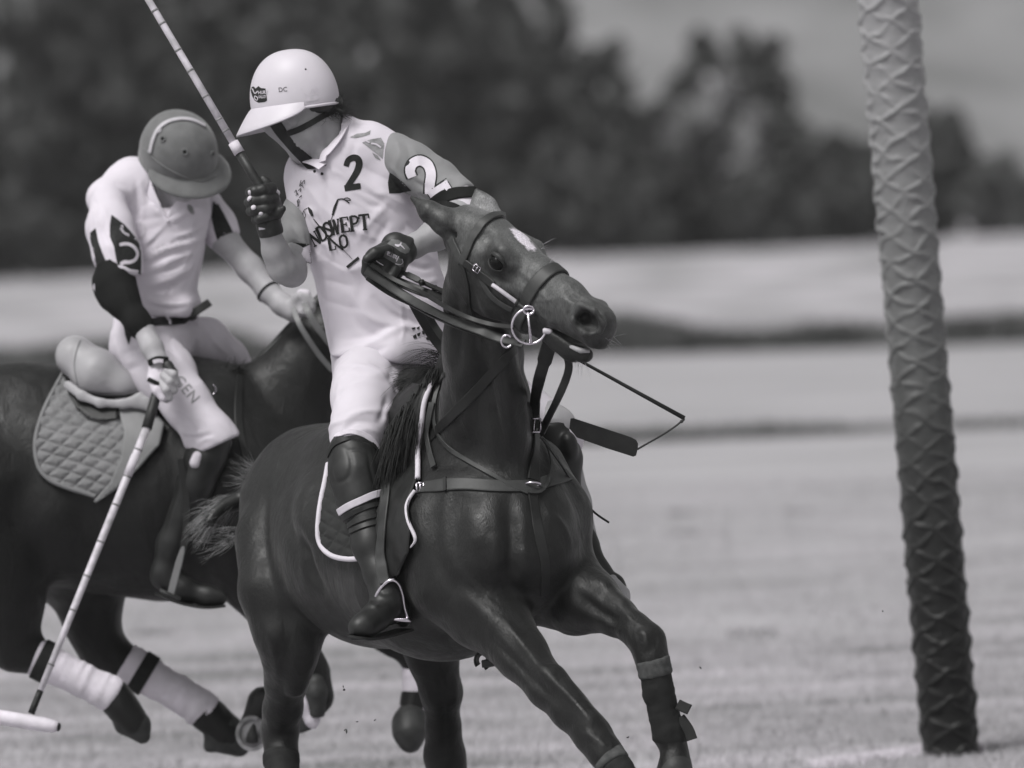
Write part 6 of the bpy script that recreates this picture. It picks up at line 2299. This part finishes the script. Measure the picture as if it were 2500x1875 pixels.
pr.poly([(222, 690), (230, 690), (232, 712), (222, 730), (216, 722)], 8)
pr.build('elbow_patch', M['white_print'], R2)
# far sleeve
f = Field()
f.chain([(500, 500, 2.06, 44), (530, 550, 2.04, 44), (552, 588, 2.015, 41)], .03)
f.plane(P(550, 588, 2.015), P(552, 588, 2.015) - P(515, 525, 2.05), .006)
SV3, _, _ = part(f, 'sleeve', M['white_cloth'], R2, .006, [([(512, 510), (520, 560)], 5, -.005)], .002)
pr = Print([SV3, SH2], .0016)
pr.poly([(520, 492), (532, 496), (548, 524), (562, 552), (572, 572), (566, 586), (552, 596), (540, 594), (530, 586), (522, 560), (516, 530)], 7)
pr.build('sleeve_panel', M['black_print'], R2)
pr = Print([SH2], .0016)
pr.text('ENERGEN', 348, 640, 24, -22, .85, .01, spacing=1.08)
pr.stroke([(336, 545), (350, 548), (354, 562), (346, 576), (338, 584)], [7, 8, 7, 7, 8])
pr.build('chest_lettering', M['pale_print'], R2)
pr = Print([SH2], .0016)
pr.poly([(457, 500), (464, 499), (471, 506), (475, 518), (472, 525), (464, 520), (458, 510)], 6)
pr.build('chest_badge', M['grey_print'], R2)
mb = MB()
for x, y in ((410, 540), (528, 496)):
    q = cast(x, y, [SH2, SV3])
    if q:
        mb.tube([q[0], q[0] + unit(EYE - q[0]) * .004], .005, 10)
mb.build('button', M['white_web'], R2)

# breeches, belt
f = Field()
f.chain([(368, 800, 1.965, 92), (376, 830, 1.965, 98)], .05, fl2)
f.chain([(345, 842, 1.88, 80), (402, 912, 1.79, 70), (456, 986, 1.70, 56), (512, 1062, 1.655, 55), (530, 1088, 1.645, 55), (548, 1116, 1.64, 56)], .04)
f.chain([(430, 815, 2.06, 70), (500, 838, 2.13, 58), (560, 872, 2.18, 40), (612, 912, 2.22, 16)], .04)
f.chain([(486, 1070, 1.66, 24), (488, 1096, 1.66, 12)], .02)
f.plane(P(530, 1088, 1.645), RIGHT * .42 - UP * .9, .003)
f.plane(P(370, 772, 1.96), UP, .006)
BR2, _, _ = part(f, 'breeches', M['breeches'], R2, .006, [([(300, 870), (340, 845), (365, 842)], 5, -.008), ([(305, 890), (345, 872), (370, 865)], 5, .007), ([(310, 905), (350, 890)], 5, -.006), ([(380, 830), (410, 850), (440, 880)], 6, -.008), ([(390, 815), (430, 835), (470, 860)], 6, .006),
    ([(470, 790), (475, 830), (480, 870)], 6, -.007), ([(500, 790), (520, 830), (560, 870)], 6, .005), ([(440, 1050), (470, 1060), (510, 1052)], 5, .006), ([(455, 1064), (490, 1068), (520, 1060)], 4, -.006), ([(475, 1090), (500, 1072), (530, 1070)], 4, .006), ([(420, 1000), (460, 1030), (480, 1060)], 6, -.005),
    ([(330, 800), (350, 830)], 6, -.005), ([(350, 920), (380, 930), (395, 960)], 6, .005)], .0025, 1, crease=.007, cdir=RIGHT * .5 - UP * .8, cscale=11)
strap_on('belt', [(318, 796), (350, 792), (380, 788), (430, 782), (468, 772), (480, 766)], [BR2, SH2], .032, M['strap_dark'], R2, .005, .003)
free_strap('belt_tail', [(466, 768, 1.89), (485, 756, 1.885), (512, 738, 1.90)], .026, M['strap_dark'], R2, .004, 10)
for x in (408, 474):
    strap_on('belt_loop', [(x, 766), (x + 1, 796)], [BR2, SH2], .008, M['breeches'], R2, .003, .010, 8)
pr = Print([BR2], .0016)
pr.text('MERGEN', 374, 873, 27, 50, .92, .004, spacing=1.1)
pr.build('thigh_lettering', M['grey_print'], R2)
pr = Print([BR2], .002)
pr.poly([(302, 798), (318, 798), (322, 815), (314, 842), (306, 820)], 8)
pr.build('hip_pocket', M['black_print'], R2)
# knee guard, boot
f = Field()
f.chain([(518, 1080, 1.65, 48), (500, 1120, 1.64, 46), (478, 1180, 1.64, 42), (420, 1330, 1.655, 36), (402, 1410, 1.665, 32)], .03)
f.chain([(402, 1400, 1.66, 33), (450, 1440, 1.645, 28), (510, 1456, 1.635, 25), (535, 1460, 1.63, 20)], .025)
BT2, _, _ = part(f, 'boot', M['leather'], R2, .006, [([(440, 1190), (420, 1260), (400, 1330)], 4, .003)])
mb = MB()
mb.strap(pxpath([(388, 1446, 1.64), (440, 1468, 1.62), (500, 1480, 1.61), (550, 1476, 1.61)], 14), [-UP] * 15, .06, .008)
mb.build('boot_sole', M['leather'], R2)
f = Field()
f.chain([(482, 1114, 1.585, 13), (476, 1130, 1.585, 14)], .008)
part(f, 'knee_patch', M['white_web'], R2, .004)
# right hand: glove with black straps, closed on the grip
f = Field()
f.chain([(388, 888, 1.55, 26), (392, 925, 1.545, 31), (390, 945, 1.545, 26)], .012, (np.array([0, 1.0, 0]), .8))
f.chain([(374, 930, 1.53, 15), (384, 952, 1.512, 13), (398, 972, 1.505, 10)], .006)
part(f, 'glove', M['white_cloth'], R2, .0036, (), .0008, nscale=80)
f = Field()
for (xa, ya, xb, yb, xc, yc) in ((408, 902, 424, 914, 432, 934), (398, 916, 415, 932, 425, 953), (392, 934, 406, 952, 414, 971)):
    f.chain([(xa, ya, 1.515, 9.5), (xb, yb, 1.497, 10), (xc, yc, 1.505, 9)], .004)
    f.chain([(xc, yc, 1.505, 9), (xc - 8, yc + 6, 1.53, 8)], .004)
part(f, 'finger', M['skin2'], R2, .0032)
b = strap_on('x', [(366, 886), (385, 878), (408, 880)], [BB2], .020, M['dark_cloth'], R2, .005, .002, mb=MB())
if b:
    b.build('glove_strap', M['dark_cloth'], R2)
mb = MB()
mb.strap(pxpath([(374, 884, 1.508), (386, 881, 1.505), (398, 882, 1.508)], 6), [[0, -1, .1]] * 7, .012, .002)
mb.build('strap_badge', M['white_web'], R2)
mb = MB()
mb.strap(pxpath([(362, 926, 1.52), (375, 932, 1.505), (394, 942, 1.505)], 8), [[0, -1, .1]] * 9, .014, .003)
mb.build('glove_strap', M['dark_cloth'], R2)
f = Field()
f.chain([(410, 893, 1.52, 14), (420, 908, 1.51, 12)], .008)
part(f, 'thumb_pad', M['glove'], R2, .0036)

ML2 = thing('polo_mallet', 'lowered cane mallet in the far rider\'s hand, its white head at the left edge', 'mallet', P(390, 950, 1.52))
g0, g1 = P(394, 922, 1.545), P(358, 1046, 1.49)
s1 = P(76, 1742, 1.30)
cane(ML2, g0, g1, .0165, .0165, 'grip', 'glove')
ax = unit(s1 - g1)
L = np.linalg.norm(s1 - g1)
cane(ML2, g1 - ax * .01, g1 + ax * L * .93, .0130, .0100)
cane(ML2, g1 + ax * L * .92, s1, .0104, .0110, 'shaft_ferrule', 'strap_dark')
for t in (.075, .17, .27, .40, .52, .64, .83):
    c = g1 + ax * L * t
    r = .0132 - .003 * t
    mb = MB()
    mb.tube([c - ax * .003, c, c + ax * .003], [r, r + .0011, r], 14)
    mb.build('cane_node', M['node'], ML2)
mb = MB()
mb.tube([g1 + ax * L * .095, g1 + ax * L * .165], [.0142, .0140], 14)
mb.build('grip_tape', M['white_web'], ML2)
h0, h1 = P(-52, 1742, 1.30), P(147, 1776, 1.24)
hx = unit(h1 - h0)
mb = MB()
HL2 = np.linalg.norm(h1 - h0)
mb.tube([h0 + hx * HL2 * t for t in (0, .02, .1, .5, .80, .93, .985)], [.017, .021, .0225, .0230, .0225, .0190, .0120], 18)
mb.build('mallet_head', M['mallet_head'], ML2)
mb = MB()
mb.tube([h1 - hx * .012, h1 - hx * .002, h1], [.0150, .0120, .0080], 14)
mb.build('head_cap', M['strap_dark'], ML2)

# flecks of turf thrown up by the hooves
for i, (x, y, Y, r) in enumerate(((840, 1684, .2, .0035), (838, 1676, .2, .002), (846, 1785, .3, .003), (842, 1782, .3, .002), (872, 1762, .3, .0018), (915, 1758, .2, .0018), (1533, 1800, .2, .0022), (2155, 1492, 0, .002), (1710, 1630, .1, .002))):
    g_ = np.random.default_rng(300 + i)
    c = P(x, y, Y)
    d = unit(g_.normal(0, 1, 3))
    o = MB().tube([c - d * r * 2.2, c - d * r * .5, c + d * r, c + d * r * 2.6], [r * .3, r, r * .8, r * .2], 6).build('turf_fleck', M['bark'])
    tag(o, 'tiny fleck of turf flying above the grass behind the hooves', 'turf', 'flying flecks of turf')
